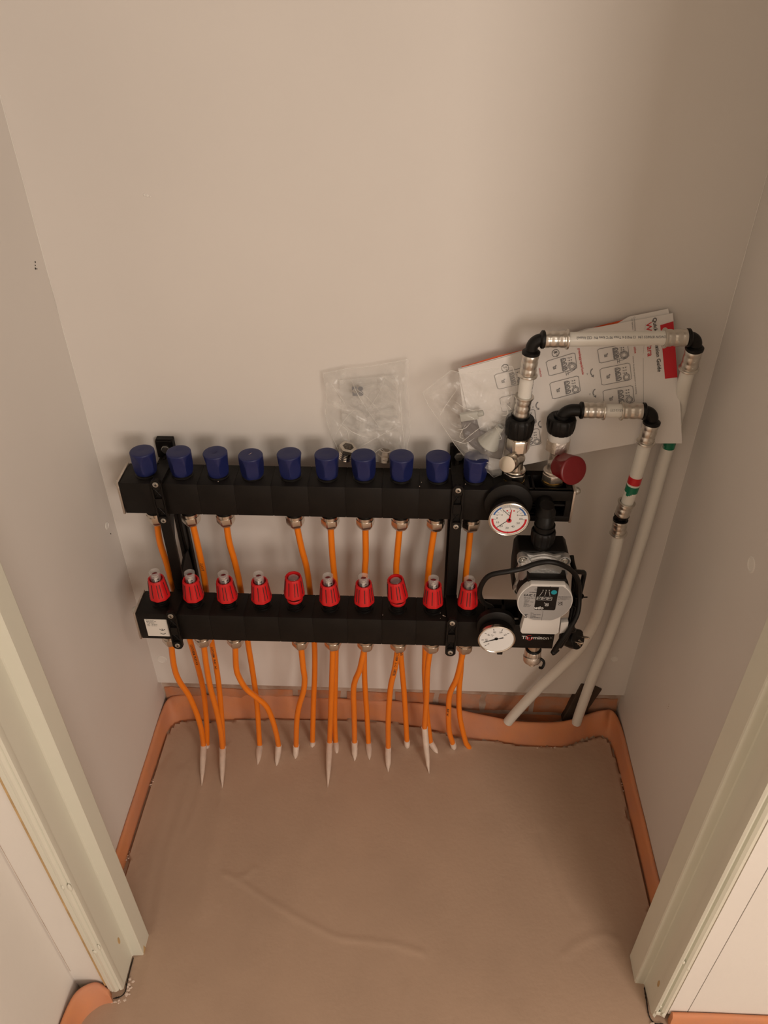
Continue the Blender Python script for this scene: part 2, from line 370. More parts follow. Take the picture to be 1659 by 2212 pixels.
PIPES = [
('U1',[(-0.4192,-0.0680,0.6200),(-0.4183,-0.0680,0.5874),(-0.4146,-0.0680,0.5346),(-0.4121,-0.0680,0.4661),(-0.4025,-0.0680,0.3251),(-0.3972,-0.0689,0.1909),(-0.4031,-0.0765,0.0751),(-0.4108,-0.0855,0.0000)],(-0.4084,-0.0961,0.0010)),
('U2',[(-0.3503,-0.0680,0.6218),(-0.3482,-0.0680,0.5559),(-0.3481,-0.0680,0.5028),(-0.3513,-0.0680,0.4373),(-0.3585,-0.0680,0.3267),(-0.3594,-0.0680,0.2500),(-0.3623,-0.0698,0.1738),(-0.3684,-0.0785,0.0679),(-0.3732,-0.0879,0.0000)],(-0.3704,-0.1009,0.0010)),
('U3',[(-0.2893,-0.0680,0.6234),(-0.2892,-0.0680,0.5910),(-0.2844,-0.0680,0.5384),(-0.2819,-0.0680,0.4702),(-0.2841,-0.0680,0.3294),(-0.2838,-0.0680,0.2530),(-0.2841,-0.0690,0.1837),(-0.2855,-0.0719,0.1178),(-0.2908,-0.0812,-0.0000)],(-0.2866,-0.1306,0.0010)),
('U5',[(-0.1619,-0.0680,0.6204),(-0.1571,-0.0680,0.5803),(-0.1508,-0.0680,0.5332),(-0.1481,-0.0680,0.4660),(-0.1481,-0.0680,0.3304),(-0.1535,-0.0680,0.2293),(-0.1614,-0.0680,0.1388),(-0.1718,-0.0682,0.0000)],(-0.1703,-0.0814,0.0010)),
('U6',[(-0.0999,-0.0680,0.6209),(-0.1009,-0.0680,0.5630),(-0.0990,-0.0680,0.4868),(-0.1022,-0.0680,0.3692),(-0.1078,-0.0680,0.2599),(-0.1167,-0.0680,0.0998),(-0.1188,-0.0680,0.0023)],(-0.1130,-0.0978,0.0010)),
('U7',[(-0.0366,-0.0680,0.6194),(-0.0393,-0.0680,0.5648),(-0.0419,-0.0680,0.5191),(-0.0453,-0.0680,0.3971),(-0.0480,-0.0680,0.2622),(-0.0476,-0.0680,0.1849),(-0.0454,-0.0680,0.1030),(-0.0438,-0.0680,0.0025)],(-0.0395,-0.1098,0.0010)),
('U8',[(0.0242,-0.0680,0.6210),(0.0186,-0.0680,0.5664),(0.0171,-0.0680,0.5209),(0.0213,-0.0680,0.3994),(0.0297,-0.0680,0.2653),(0.0361,-0.0680,0.1688),(0.0434,-0.0680,0.0170)],(0.0448,-0.0774,0.0010)),
('U9',[(0.0848,-0.0680,0.6195),(0.0796,-0.0680,0.5715),(0.0768,-0.0680,0.5227),(0.0753,-0.0680,0.4513),(0.0765,-0.0680,0.3061),(0.0778,-0.0680,0.2386),(0.0855,-0.0680,0.1184),(0.0967,-0.0680,0.0145)],(0.1136,-0.0872,0.0010)),
('U10',[(0.1493,-0.0680,0.6191),(0.1481,-0.0680,0.5701),(0.1468,-0.0680,0.5191),(0.1480,-0.0680,0.4038),(0.1517,-0.0680,0.2701),(0.1516,-0.0680,0.1933),(0.1572,-0.0680,0.1122),(0.1743,-0.0680,0.0250),(0.1805,-0.0680,0.0084)],(0.1828,-0.0725,0.0010)),
('L1',[(-0.4193,-0.1310,0.3665),(-0.4228,-0.1264,0.3201),(-0.4226,-0.1214,0.2673),(-0.4119,-0.1166,0.2160),(-0.4067,-0.1111,0.1539),(-0.4063,-0.1060,0.0930),(-0.4121,-0.1002,0.0200)],(-0.3991,-0.1883,0.0010)),
('L2',[(-0.3544,-0.1310,0.3689),(-0.3574,-0.1268,0.3163),(-0.3606,-0.1212,0.2425),(-0.3602,-0.1159,0.1696),(-0.3621,-0.1106,0.0925),(-0.3680,-0.1060,0.0200)],(-0.3536,-0.1935,0.0010)),
('L3',[(-0.2938,-0.1310,0.3686),(-0.2985,-0.1249,0.3165),(-0.2973,-0.1206,0.2785),(-0.2883,-0.1163,0.2398),(-0.2714,-0.1131,0.2104),(-0.2545,-0.1097,0.1786),(-0.2469,-0.1045,0.1279),(-0.2439,-0.0988,0.0694),(-0.2438,-0.0941,0.0200)],(-0.2449,-0.1327,0.0010)),
('L5',[(-0.1658,-0.1310,0.3682),(-0.1645,-0.1253,0.3222),(-0.1648,-0.1204,0.2809),(-0.1708,-0.1153,0.2363),(-0.1845,-0.1092,0.1811),(-0.1947,-0.1028,0.1202),(-0.2047,-0.0927,0.0200)],(-0.2051,-0.1133,0.0010)),
('L6',[(-0.1021,-0.1310,0.3681),(-0.1066,-0.1238,0.3228),(-0.1176,-0.1033,0.1842),(-0.1304,-0.0814,0.0200)],(-0.1257,-0.1830,0.0010)),
('L7',[(-0.0412,-0.1310,0.3665),(-0.0518,-0.1232,0.3202),(-0.0631,-0.1159,0.2756),(-0.0684,-0.1092,0.2333),(-0.0709,-0.0944,0.1354),(-0.0743,-0.0782,0.0200)],(-0.0723,-0.1146,0.0010)),
('L8',[(0.0204,-0.1310,0.3688),(0.0174,-0.1259,0.3301),(0.0088,-0.1178,0.2654),(0.0047,-0.1097,0.1975),(0.0025,-0.1018,0.1280),(0.0019,-0.0903,0.0200)],(0.0030,-0.1392,0.0010)),
('L9',[(0.0835,-0.1310,0.3712),(0.0812,-0.1234,0.3297),(0.0821,-0.1034,0.2137),(0.0815,-0.0912,0.1383),(0.0813,-0.0830,0.0850)],(0.0935,-0.1406,0.0010)),
('L10',[(0.1482,-0.1310,0.3711),(0.1410,-0.1174,0.2968),(0.1296,-0.1060,0.2307),(0.1300,-0.0953,0.1655),(0.1353,-0.0814,0.0773),(0.1464,-0.0728,0.0200)],(0.1524,-0.0760,0.0010)),
]
tips = []
for n_, pts, tip in PIPES: tips.append((pts[-1][0], pts[-1][1], tip[0], tip[1]))
# inner edge of the foam strip, going left - back - right: (bottom front x, y), (top x, y, z)
FOAM = [((-0.5145,-0.5600),(-0.5232,-0.5600,0.0410)),((-0.5150,-0.4500),(-0.5234,-0.4500,0.0410)),((-0.5145,-0.3500),(-0.5236,-0.3500,0.0410)),((-0.5155,-0.2500),(-0.5234,-0.2500,0.0420)),((-0.5148,-0.1500),(-0.5236,-0.1500,0.0430)),
 ((-0.5140,-0.0850),(-0.5234,-0.0850,0.0450)),((-0.5110,-0.0450),(-0.5222,-0.0350,0.0470)),((-0.5020,-0.0240),(-0.5160,0.0040,0.0500)),((-0.4800,-0.0140),(-0.4900,0.0060,0.0635)),
 ((-0.4300,-0.0100),(-0.4320,0.0100,0.0635)),((-0.3600,-0.0060),(-0.3600,0.0130,0.0645)),((-0.3000,-0.0030),(-0.3000,0.0140,0.0655)),((-0.2100,-0.0020),(-0.2100,0.0140,0.0635)),((-0.1200,0.0020),(-0.1200,0.0120,0.0615)),((-0.0400,0.0020),(-0.0400,0.0100,0.0615)),
 ((0.0200,-0.0040),(0.0200,0.0100,0.0605)),((0.0650,-0.0110),(0.0650,0.0060,0.0595)),((0.1300,-0.0260),(0.1300,0.0000,0.0595)),((0.1800,-0.0380),(0.1800,-0.0040,0.0480)),((0.2350,-0.0450),(0.2350,-0.0180,0.0490)),
 ((0.3000,-0.0540),(0.3000,-0.0300,0.0500)),((0.3600,-0.0580),(0.3580,-0.0310,0.0500)),((0.4000,-0.0550),(0.3980,-0.0260,0.0510)),((0.4350,-0.0400),(0.4320,-0.0160,0.0520)),((0.4650,-0.0270),(0.4640,-0.0030,0.0540)),((0.4880,-0.0240),(0.4900,-0.0040,0.0665)),
 ((0.5020,-0.0320),(0.5100,0.0040,0.0550)),((0.5090,-0.0520),(0.5190,-0.0180,0.0550)),((0.5125,-0.0850),(0.5232,-0.0700,0.0540)),((0.5125,-0.1500),(0.5235,-0.1500,0.0530)),((0.5135,-0.2500),(0.5236,-0.2500,0.0530)),((0.5145,-0.3500),(0.5234,-0.3500,0.0520)),((0.5140,-0.4500),(0.5236,-0.4500,0.0520)),((0.5145,-0.5600),(0.5232,-0.5600,0.0520))]
def segd(x, y, a, b_):
    dx, dy = b_[0]-a[0], b_[1]-a[1]; L = dx*dx+dy*dy or 1e-9
    t = max(0, min(1, ((x-a[0])*dx+(y-a[1])*dy)/L)); return math.hypot(x-a[0]-t*dx, y-a[1]-t*dy), t
EDGE = [V((f[0][0], f[0][1], 0)) for f in FOAM]
def fheight(x, y):
    z = .0016*noise.noise(V((x*5, y*4, 1)))+.0006*noise.noise(V((x*22, y*16, 5)))
    for pl, h, w in WR:
        d = min(segd(x, y, pl[i], pl[i+1])[0] for i in range(len(pl)-1))
        if d < 3*w: z += h*math.exp(-(d/w)**2)
    for bx, by, r in BUB:
        d = math.hypot(x-bx, y-by)
        if d < 3*r: z += .0016*math.exp(-(d/r)**2)
    for ax, ay, tx, ty in tips:
        d, t = segd(x, y, (ax, ay), (tx, ty))
        if d < .06: z += .0045*math.exp(-(d/.012)**2)*(1-.75*t)
    return z
def fl_edge(x, y):
    d = 9
    for i in range(len(EDGE)-1): d = min(d, segd(x, y, EDGE[i], EDGE[i+1])[0])
    return d
xs = []; x = -.53
while x < .5301: xs.append(x); x += .0053
ys = []; y = .06
while y > -.73: ys.append(y); y -= .0055 if y > -.55 else .009
m_ = MB(); nx = len(xs); vs = []
for y in ys:
    for x in xs:
        z = fheight(x, y)
        if y > -.50:
            d = fl_edge(x, y); inside = (-.515 < x < .515) and y < .0
            w = .003+.0022*noise.noise(V((x*28, y*28, 9)))+(.004 if abs(noise.noise(V((x*9, y*9, 2)))) > .35 else 0)
            if d < w: z -= .008
            elif d < w+.007: z += .0013
        vs.append((x, y, z))
fs = [(j*nx+i, j*nx+i+1, (j+1)*nx+i+1, (j+1)*nx+i) for j in range(len(ys)-1) for i in range(nx-1)]
m_.add(vs, fs)
floor = struct(m_.build('floor', 'screed', smooth=60), 'brown grey screed floor with fine wrinkles')
y_e = ys[-1]
b = MB(); b.add([(-.53,y_e,-.0005),(.53,y_e,-.0005),(.53,-3.3,-.0005),(-.53,-3.3,-.0005),(.53,-.57,-.0005),(2.1,-.57,-.0005),(2.1,-3.3,-.0005)], [(0,1,2,3),(4,5,6,2)])
b.build('hallway_screed', 'screed', floor, 0)
# broken lips of screed at the feet of the frame
def crumbs(cx, cy, n, sx, sy, par, s=.004):
    r_ = random.Random(int(cx*1000)); 
    bm = bmesh.new()
    for i in range(n):
        r0 = bmesh.ops.create_icosphere(bm, subdivisions=1, radius=r_.uniform(.4, 1)*s)
        t = V((cx+r_.uniform(-sx, sx), cy+r_.uniform(-sy, sy), r_.uniform(-.001, .002)))
        for v in r0['verts']: v.co = V((v.co.x*1.5, v.co.y*1.2, v.co.z*.6))+V((r_.uniform(-1,1),r_.uniform(-1,1),0))*s*.25+t
    me = bpy.data.meshes.new('screed_crumbs'); bm.to_mesh(me); bm.free(); me.materials.append(M['screed_pale'])
    o = bpy.data.objects.new('screed_crumbs', me); COL.objects.link(o); o.parent = par; o['kind'] = 'stuff'
crumbs(-.4375, -.594, 22, .004, .020, floor, .0030); crumbs(-.452, -.6145, 12, .012, .003, floor, .0022); crumbs(.478, -.618, 8, .012, .004, floor, .003)
crumbs(-.5105, -.19, 8, .0025, .02, floor, .0018); crumbs(-.511, -.345, 6, .002, .02, floor, .0016); crumbs(.5105, -.17, 6, .002, .03, floor, .0016); crumbs(.36, -.062, 10, .03, .002, floor, .0018)
def crevice(pts, w, par):
    """dark torn gap along the foot of the frame: a jagged ribbon just proud of the screed"""
    P = spline([(x, y, 0) for x, y in pts], 8); m_ = MB(); vs = []
    for i, p in enumerate(P):
        t = (P[min(i+1, len(P)-1)]-P[max(i-1, 0)]).normalized(); n = V((-t.y, t.x, 0)); a = w*(.5+.9*abs(noise.noise(V((i*.9, w*900, 2)))))*(1 if 0 < i < len(P)-1 else .2)
        for q in (-a, a*.6): v = p+n*q; vs.append((v.x, v.y, fheight(v.x, v.y)+.0022))
    m_.add(vs, [(2*i, 2*i+1, 2*i+3, 2*i+2) for i in range(len(P)-1)]); m_.build('torn_gap', 'dark', par, 0)
crevice([(-.4435,-.5425),(-.4435,-.56),(-.4425,-.585),(-.4415,-.600),(-.4480,-.6080),(-.4600,-.6110)], .0022, floor)
crevice([(.4685,-.557),(.4675,-.58),(.4665,-.602),(.4730,-.6135),(.4880,-.6140)], .0018, floor)
# caulked inner corners of the closet
for sx in (-1, 1):
    m_ = MB(); m_.tube([(sx*(W-.0006)+.0004*noise.noise(V((z_*.7, sx, 0))), -.0006, .30+z_*.06) for z_ in range(18)], [.0008+.0005*noise.noise(V((z_*1.3, 0, sx))) for z_ in range(18)], 6)
    m_.build('corner_caulk', 'wall2' if sx > 0 else 'mortar', wall_right if sx > 0 else wall_left, 0) if sx > 0 else m_.build('corner_caulk', 'wall2', wall_left, 0)

# ------------------------------------------------------------------ foam edge strips
def foam_strip(name, st, label, wall_off=.010):
    """st: list of ((bx,by),(tx,ty,tz)); profile runs from the hidden back foot over the rounded top down to the floor"""
    P = []
    n = len(st); k = 9; vs = []
    Bs = spline([(s[0][0], s[0][1], 0) for s in st], 6); Ts = spline([s[1] for s in st], 6)
    for i, (B, T) in enumerate(zip(Bs, Ts)):
        t = (Bs[min(i+1, len(Bs)-1)]-Bs[max(0, i-1)]).normalized(); nrm = V((-t.y, t.x, 0))   # towards the wall for left-back-right travel
        h = T.z; bulge = .0022*(1+noise.noise(V((T.x*12, T.y*12, 0))))
        Tf = V((T.x, T.y, 0)); D = Tf-V((B.x, B.y, 0))
        def q(f, z, off): return V((B.x, B.y, 0))+D*f-nrm*off+V((0, 0, z))
        wob = .0015*noise.noise(V((T.x*20, T.y*20, 4)))
        vs += [Tf+nrm*.003+V((0,0,-.012)), Tf+nrm*.003+V((0,0,h-.006)), Tf+nrm*.0015+V((0,0,h-.0015+wob)), Tf-nrm*.0015+V((0,0,h+wob)), Tf-nrm*.0045+V((0,0,h-.0025+wob)),
               q(.78, h*.80, .0025+bulge), q(.50, h*.52, bulge), q(.2, h*.25, bulge*.5), q(0, -.012, 0)]
    N = len(Bs)
    fs = [(i*k+j, (i+1)*k+j, (i+1)*k+j+1, i*k+j+1) for i in range(N-1) for j in range(k-1)]+[tuple(range(k)), tuple((N-1)*k+j for j in range(k))[::-1]]
    m_ = MB(); m_.add(vs, fs); o = m_.build(name, 'foam', smooth=70); tag(o, label, 'insulation strip'); return o
foam_strip('edge_insulation_strip', FOAM, 'orange foam edge strip running around the three inner walls of the closet floor')
FL = [((-.5060,-.74),(-.5205,-.74,.046)),((-.5060,-.70),(-.5205,-.70,.046)),((-.5050,-.665),(-.5190,-.655,.046)),((-.4960,-.642),(-.5120,-.622,.046)),((-.4830,-.628),(-.4960,-.606,.044)),((-.4700,-.6205),(-.4800,-.6015,.040)),((-.4570,-.6180),(-.4640,-.6060,.024))]
foam_strip('edge_insulation_strip', FL, 'orange foam strip piece curling round the corner outside the left door frame')
FR = [((.496,-.6200),(.497,-.609,.036)),((.55,-.6200),(.55,-.6085,.036)),((.65,-.6200),(.65,-.6085,.036)),((.80,-.6200),(.80,-.6085,.036))]
foam_strip('edge_insulation_strip', FR, 'straight orange foam strip at the bottom right, outside the right door frame')
# dark channel behind the long white pipe
b = MB()
b.prism([(.4249,.1499),(.4445,.1476),(.4275,.0229),(.3990,.0216)], (0,.014,0), (1,0,0), (0,0,1), (0,-1,0), .018)
b.prism([(.4551,.1450),(.4729,.1348),(.4500,.0550),(.4410,.0405)], (0,.014,0), (1,0,0), (0,0,1), (0,-1,0), .018)
b.prism([(.435,.140),(.462,.138),(.447,.04),(.420,.03)], (0,.0155,0), (1,0,0), (0,0,1), (0,-1,0), .006)
tag(b.build('pipe_guide_channel', 'mdf', smooth=0, bevel=.0015), 'dark brown channel piece at the wall foot behind the right white pipe', 'channel')

# ================================================================== shared fittings
X0, PITCH = -.4135, .0625            # first port and port spacing along the bars
UY, UZ0, UZ1, UF = -.068, .676, .7396, -.0986      # upper bar: centre y, bottom, top, front face
LY, LZ0, LZ1, LF = -.131, .4305, .4939, -.162      # lower bar
def hexr(n=6, ph=0):
    def f(t, h, r):
        a = ((t-ph) % (2*math.pi/n))-math.pi/n
        return min(r, r*.90/math.cos(a)) if n == 6 else r*math.cos(math.pi/n)/math.cos(a)
    return f
def hexpure(n=6, ph=0, k=.98):
    def f(t, h, r):
        a = ((t-ph) % (2*math.pi/n))-math.pi/n
        return min(r*k*1.02, r*math.cos(math.pi/n)*1.04/math.cos(a))
    return f
def cap_mb(o, ax, R=.0205, H=.041, n=6, ph=.3, x0=None):
    """protective cap: round top whose flats deepen towards the valve, so every flat ends in an arch"""
    prof = []
    for i in range(15):
        h = H*i/14; prof.append((R*(.84+.16*min(1, h/(H*.35))**.7), h))
    prof += [(R*.965, H+.0012), (R*.9, H+.0019), (R*.86, H+.0021), (R*.3, H+.0019), (.0004, H+.0014)]
    def f(t, h, r):
        if h > H: return r
        a = ((t-ph) % (2*math.pi/n))-math.pi/n
        d = R*(.835+.165*(h/H)**2.6)
        return min(r, d/math.cos(a))
    m_ = MB(); m_.lathe(prof, o, ax, 84, f, True, x0); return m_
def screw(o, ax, r, par, name='screw', material='zinc', hexh=False):
    m_ = MB()
    if hexh: m_.lathe([(r, 0), (r, .004), (r*.93, .0046), (.0003, .0048)], o, ax, 24, hexpure())
    else: m_.lathe([(r*.8, 0), (r, .0004), (r*.9, .0014), (r*.5, .0019), (.0003, .0020)], o, ax, 20)
    s = m_.build(name, material, par, 30)
    if not hexh:
        k = MB(); A = V(ax).normalized(); a = A.cross(V((.3,.2,1))).normalized(); b_ = A.cross(a); c = V(o)+A*.0019
        for p, q in ((a, b_), (b_, a)):
            k.add([c+p*r*.55+q*r*.13+A*.0002, c+p*r*.55-q*r*.13+A*.0002, c-p*r*.55-q*r*.13+A*.0002, c-p*r*.55+q*r*.13+A*.0002], [(0,1,2,3)])
        k.build('screw_slot', 'dark', s, 0)
    return s
def bar_mb(x0, x1, y0, y1, z0, z1):
    m_ = MB(); m_.box(((x0+x1)/2, (y0+y1)/2, (z0+z1)/2), (x1-x0, abs(y1-y0), z1-z0)); return m_
def nut_proto(x, y, z1, par):
    """black collar under the bar, nickel compression nut with knurl ring"""
    c = MB(); c.lathe([(.0152, .0), (.0152, -.0140), (.0138, -.0150), (.0138, -.0180)], (x, y, z1+.0004), (0,0,1), 32)
    p = c.build('outlet_collar', 'black2', par, 35)
    n = MB()
    n.lathe([(.0158, -.0170), (.0158, -.0215), (.0150, -.0220), (.0150, -.0240), (.0155, -.0245)], (x, y, z1), (0,0,1), 36)
    n.lathe([(.0168, -.0242), (.0168, -.0345), (.0150, -.0395), (.0120, -.0440), (.0092, -.0446), (.0078, -.0446)], (x, y, z1), (0,0,1), 36, hexpure(6, .26))
    n.lathe([(.0085, -.0430), (.0078, -.0466), (.0066, -.0468)], (x, y, z1), (0,0,1), 24)
    q = n.build('compression_nut', 'nickel', par, 25)
    return p, q
def shift_copy(src, par, d, keep=True):
    """copy of a part and of its sub-parts, moved by d"""
    c = src.copy(); COL.objects.link(c); c.parent = par; c.matrix_parent_inverse = src.matrix_parent_inverse.copy()
    c.location = src.location+V(d)
    for ch in src.children:
        k = ch.copy(); COL.objects.link(k); k.parent = c; k.matrix_parent_inverse = ch.matrix_parent_inverse.copy()
    return c

# ================================================================== upper manifold bar
up = thing('manifold_bar', 'upper black manifold bar with a row of ten blue caps', 'heating manifold', (-.07, UY, UZ0), 'black manifold bars on the back wall')
def seams(x0, x1, y0, y1, z0, z1, m_):
    """the bar is made of joined segments: a slim recess between each"""
    i = 0
    cuts = [X0-.031+PITCH*k for k in range(11)]
    edges = [x0]+[c for c in cuts if x0+.01 < c < x1-.02]+[x1]
    for a, c in zip(edges[:-1], edges[1:]):
        m_.box(((a+c)/2, (y0+y1)/2, (z0+z1)/2), (c-a-.0006, abs(y1-y0), z1-z0))
    m_.box(((x0+x1)/2, (y0+y1)/2, (z0+z1)/2), (x1-x0-.002, abs(y1-y0)-.0012, z1-z0-.0012))
m_ = MB(); seams(-.4530, .2300, -.0375, UF, UZ0, UZ1, m_)
m_.box((.2705, -.0450, (UZ0+UZ1)/2), (.081, .015, UZ1-UZ0))                  # open ribbed end section
m_.box((.2705, -.0680, UZ0+.003), (.081, .061, .006)); m_.box((.2705, -.0680, UZ0+.0325), (.081, .056, .004))
m_.box((.2705, UF+.003, UZ1-.010), (.081, .006, .020)); m_.box((.2705, UF+.003, UZ0+.006), (.081, .006, .012))
m_.box((.3060, -.0680, (UZ0+UZ1)/2), (.010, .061, UZ1-UZ0)); m_.box((.2355, -.0680, (UZ0+UZ1)/2), (.010, .061, UZ1-UZ0))
m_.box((.2705, -.0930, UZ1-.0015), (.081, .010, .003)); m_.box((.2470, -.0680, UZ1-.002), (.004, .055, .004)); m_.box((.2150, -.06, UZ1-.001), (.03, .04, .002))
for zz in (.690, .702, .714): m_.box((.2560, -.075, zz), (.030, .040, .0025))
m_.build('bar', 'black', up, 30, .0009, 2)
for px_ in (.2800, .2157):
    m_ = MB(); m_.lathe([(.019, 0), (.019, .004), (.006, .006)], (px_, UY, UZ1-.003), (0,0,1), 36); m_.build('port_boss', 'black', up, 35)
def end_plate(x, y0, y1, z0, z1, s, par, yc):
    m_ = MB(); m_.box((x+s*.0022, (y0+y1)/2, (z0+z1)/2), (.0042, abs(y1-y0)+.003, z1-z0+.003)); p = m_.build('end_plate', 'nickel_rough', par, 30, .0008)
    n = MB(); o = (x+s*.004, yc, (z0+z1)/2+.008)
    n.lathe([(.0105, 0), (.0105, .001), (.0078, .0012)], o, (s,0,0), 24)
    n.lathe([(.0085, .001), (.0085, .008), (.0078, .0088)], o, (s,0,0), 24, hexpure(6))
    n.lathe([(.0070, .008), (.0070, .0105), (.0058, .0140), (.0034, .0165), (.0003, .0172)], o, (s,0,0), 24)
    n.build('cap_nut', 'zinc', p, 30); return p
end_plate(-.4535, -.0375, UF, UZ0, UZ1, -1, up, -.066); end_plate(.3112, -.0375, UF, UZ0, UZ1, 1, up, -.062)
# protective caps, each with its neck ring
angs = [.55, .15, .9, .25, .6, .42, .05, .75, .3, 1.0]
for i in range(10):
    x = X0+PITCH*i+(-.0035 if i == 3 else 0); r_ = MB(); r_.lathe([(.0190, 0), (.0190, .0016), (.0170, .0030), (.0172, .0062)], (x, UY, UZ1-.0006), (0,0,1), 36)
    ring = r_.build('valve_neck', 'black2', up, 35)
    c = cap_mb((x, UY, UZ1+.0042-(.0035 if i == 3 else 0)), (0.02*math.sin(i*3), .015*math.cos(i*5), 1), .0207, .0405, 6, angs[i]).build('protective_cap', 'blue', ring, 28)
    if i in (1, 2, 3, 8):
        k = Print((x, UY, UZ1+.0042+.0427-(.0035 if i == 3 else 0)), (1,0,0), (0,1,0))
        if i == 2: k.text('3', -.001, 0, .016, -20, bold=.01); k.build('embossed_mark', 'blue', c if False else ring, 0)
        elif i == 3: k.poly([(-.003,-.002),(-.001,-.001),(.003,.004),(.001,.003)]); k.build('dust_speck', 'screed_pale', ring, 0)
# compression nuts (the fourth port has none)
pr = None
for i in range(10):
    if i == 3: continue
    if pr is None: pr = nut_proto(X0, UY, UZ0, up)
    else:
        for q in pr: shift_copy(q, up, (PITCH*i, 0, 0))
# pressure and temperature gauge
def gauge(par, o, R, depth, kind, boss):
    o = V(o); g = MB()
    g.lathe([(R*.96, -.0065), (R*1.00, -.0060), (R*1.01, -.003), (R*1.01, .0004), (R*.965, .0010), (R*.935, .0004), (R*.93, -.0018), (.0003, -.0020)], o, (0,-1,0), 56)
    root = g.build('gauge', 'nickel', par, 35)
    d = MB(); d.lathe([(R*.928, -.0018), (R*.928, -.0012), (.0003, -.0012)], o, (0,-1,0), 48); d.build('dial', 'dial', root, 30)
    b_ = MB(); b_.lathe([(boss, 0), (boss, .010), (boss*.9, .012), (R*.6, .013), (R*.6, .026)], (o.x, (UF if kind else LF)+.001, o.z+(.012 if kind else .010)), (0,-1,0), 48)
    b_.build('gauge_boss', 'black', root, 35)
    cs_ = MB(); cs_.lathe([(R*.62, -depth-.004), (R*.93, -depth), (R*.97, -depth*.8), (R*.97, -.005)], o, (0,-1,0), 48); cs_.build('gauge_case', 'black', root, 35)
    y = o.y+.0014-.0018+.0012
    def pr(off): return Print((o.x, o.y+.0010-off, o.z), (1,0,0), (0,0,1), sc=R)
    k, rd, bl, nd, hub = pr(.0000), pr(0), pr(0), pr(.0004), pr(.0008)
    if kind:
        rd.arc(0, 0, .77, .87, 178, 362, 60); bl.arc(0, .02, .77, .85, 122, 161, 16); bl2 = pr(0); bl2.arc(0, .02, .77, .85, 19, 58, 16)
        for a in range(0, 61, 10):
            t = 180+a*3; k.line([(.66*math.cos(math.radians(t)), .66*math.sin(math.radians(t))), (.79*math.cos(math.radians(t)), .79*math.sin(math.radians(t)))] if a in (0, 60) else [(.76*math.cos(math.radians(t)), .76*math.sin(math.radians(t))), (.88*math.cos(math.radians(t)), .88*math.sin(math.radians(t)))], .018)
        for a, (px, py) in zip(('0','10','20','30','40','50','60'), [(-.60,.06),(-.56,-.20),(-.36,-.43),(-.06,-.54),(.22,-.44),(.46,-.22),(.57,.05)]): k.text(a, px, py, .17)
        for t in range(60, 121, 3): k.line([(.72*math.cos(math.radians(t)), .72*math.sin(math.radians(t))+.02), (.86*math.cos(math.radians(t)), .86*math.sin(math.radians(t))+.02)], .014)
        for t in (20, 35, 50, 130, 145, 160): k.line([(.62*math.cos(math.radians(t)), .62*math.sin(math.radians(t))+.02), (.77*math.cos(math.radians(t)), .77*math.sin(math.radians(t))+.02)], .014)
        k.line([(-.86,.27),(-.44,.27)], .014); k.line([(.44,.27),(.86,.27)], .014)
        for a, (px, py) in zip(('0','1','2','3','4'), [(-.37,.27),(-.33,.46),(-.0,.66),(.36,.46),(.38,.27)]): k.text(a, px, py, .14)
        k.text('bar', 0, .42, .12)
        nd.line([(.07,.16),(-.36,.60)], .028); nd.line([(-.02,-.03),(-.56,-.50)], .030)
        hub.poly([(-.045,-.05),(.045,-.05),(.085,.62),(.055,.62)]); hub.disc(0, -.06, .125)
        kk = pr(.0012); kk.disc(0, -.06, .045, 14); kk.build('pointer_pin', 'print_black', root, 0)
        hub.build('red_pointer', 'print_red', root, 0)
    else:
        for a, (px, py), ro in zip(('0','20','30','40','50','60'), [(-.46,-.42),(-.60,-.06),(-.50,.34),(-.17,.58),(.20,.58),(.47,.38)], (60, 20, 45, 75, 100, 120)):
            k.text(a, px*.92, py*.92, .17, ro-90); t = math.atan2(py, px); k.line([(.70*math.cos(t),.70*math.sin(t)),(.80*math.cos(t),.80*math.sin(t))], .03)
        k.text('°C', -.27, .28, .16, -35); k.text('10', -.56, -.18, .14, -60)
        nd.poly([(-.70,-.25),(-.68,-.27),(.06,.0),(.0,.08)]); nd.poly([(-.02,.02),(.01,.0),(.36,.10),(.34,.17)]); nd.disc(-.02, .04, .10)
    k.build('dial_print', 'print_black', root, 0); nd.build('pointer', 'print_black', root, 0)
    if kind:
        rd.build('red_scale', 'print_red', root, 0); bl.build('blue_scale', 'print_blue', root, 0); bl2.build('blue_scale', 'print_blue', root, 0)
        for a in (-.14, .19):
            q = pr(0); q.disc(a, .535, .045, 12); q.build('red_mark', 'print_red', root, 0)
    return root
gauge(up, (.2048, -.135, .7060), .0336, .020, True, .040)

# ================================================================== lower manifold bar
lo = thing('manifold_bar', 'lower black manifold bar with ten red flow meters and a white label', 'heating manifold', (-.07, LY, LZ0), 'black manifold bars on the back wall')
m_ = MB(); seams(-.4540, .1800, -.1005, LF, LZ0, LZ1, m_)
m_.box((.2430, -.1080, (LZ0+LZ1)/2), (.126, .015, LZ1-LZ0)); m_.box((.2430, LF+.006, (LZ0+LZ1)/2-.002), (.126, .012, LZ1-LZ0-.004))
m_.box((.2430, LY, LZ0+.003), (.126, .061, .006)); m_.box((.2430, LY, (LZ0+LZ1)/2+.006), (.126, .056, .004))
for xx in (.1830, .2150, .2430, .3010): m_.box((xx, LY, (LZ0+LZ1)/2), (.006, .061, LZ1-LZ0))
m_.lathe([(.020, 0), (.020, .006), (.016, .009), (.016, .03)], (.2640, LY, LZ1-.004), (0,0,1), 36)
m_.box((.2100, -.166, LZ0-.004), (.010, .012, .010))
m_.build('bar', 'black', lo, 30, .0009, 2)
m_ = MB(); m_.tube([(.1810, -.1450, LZ1-.006), (.2470, -.1450, LZ1-.006)], .0022, 10); m_.build('tie_rod', 'steel', lo, 40)
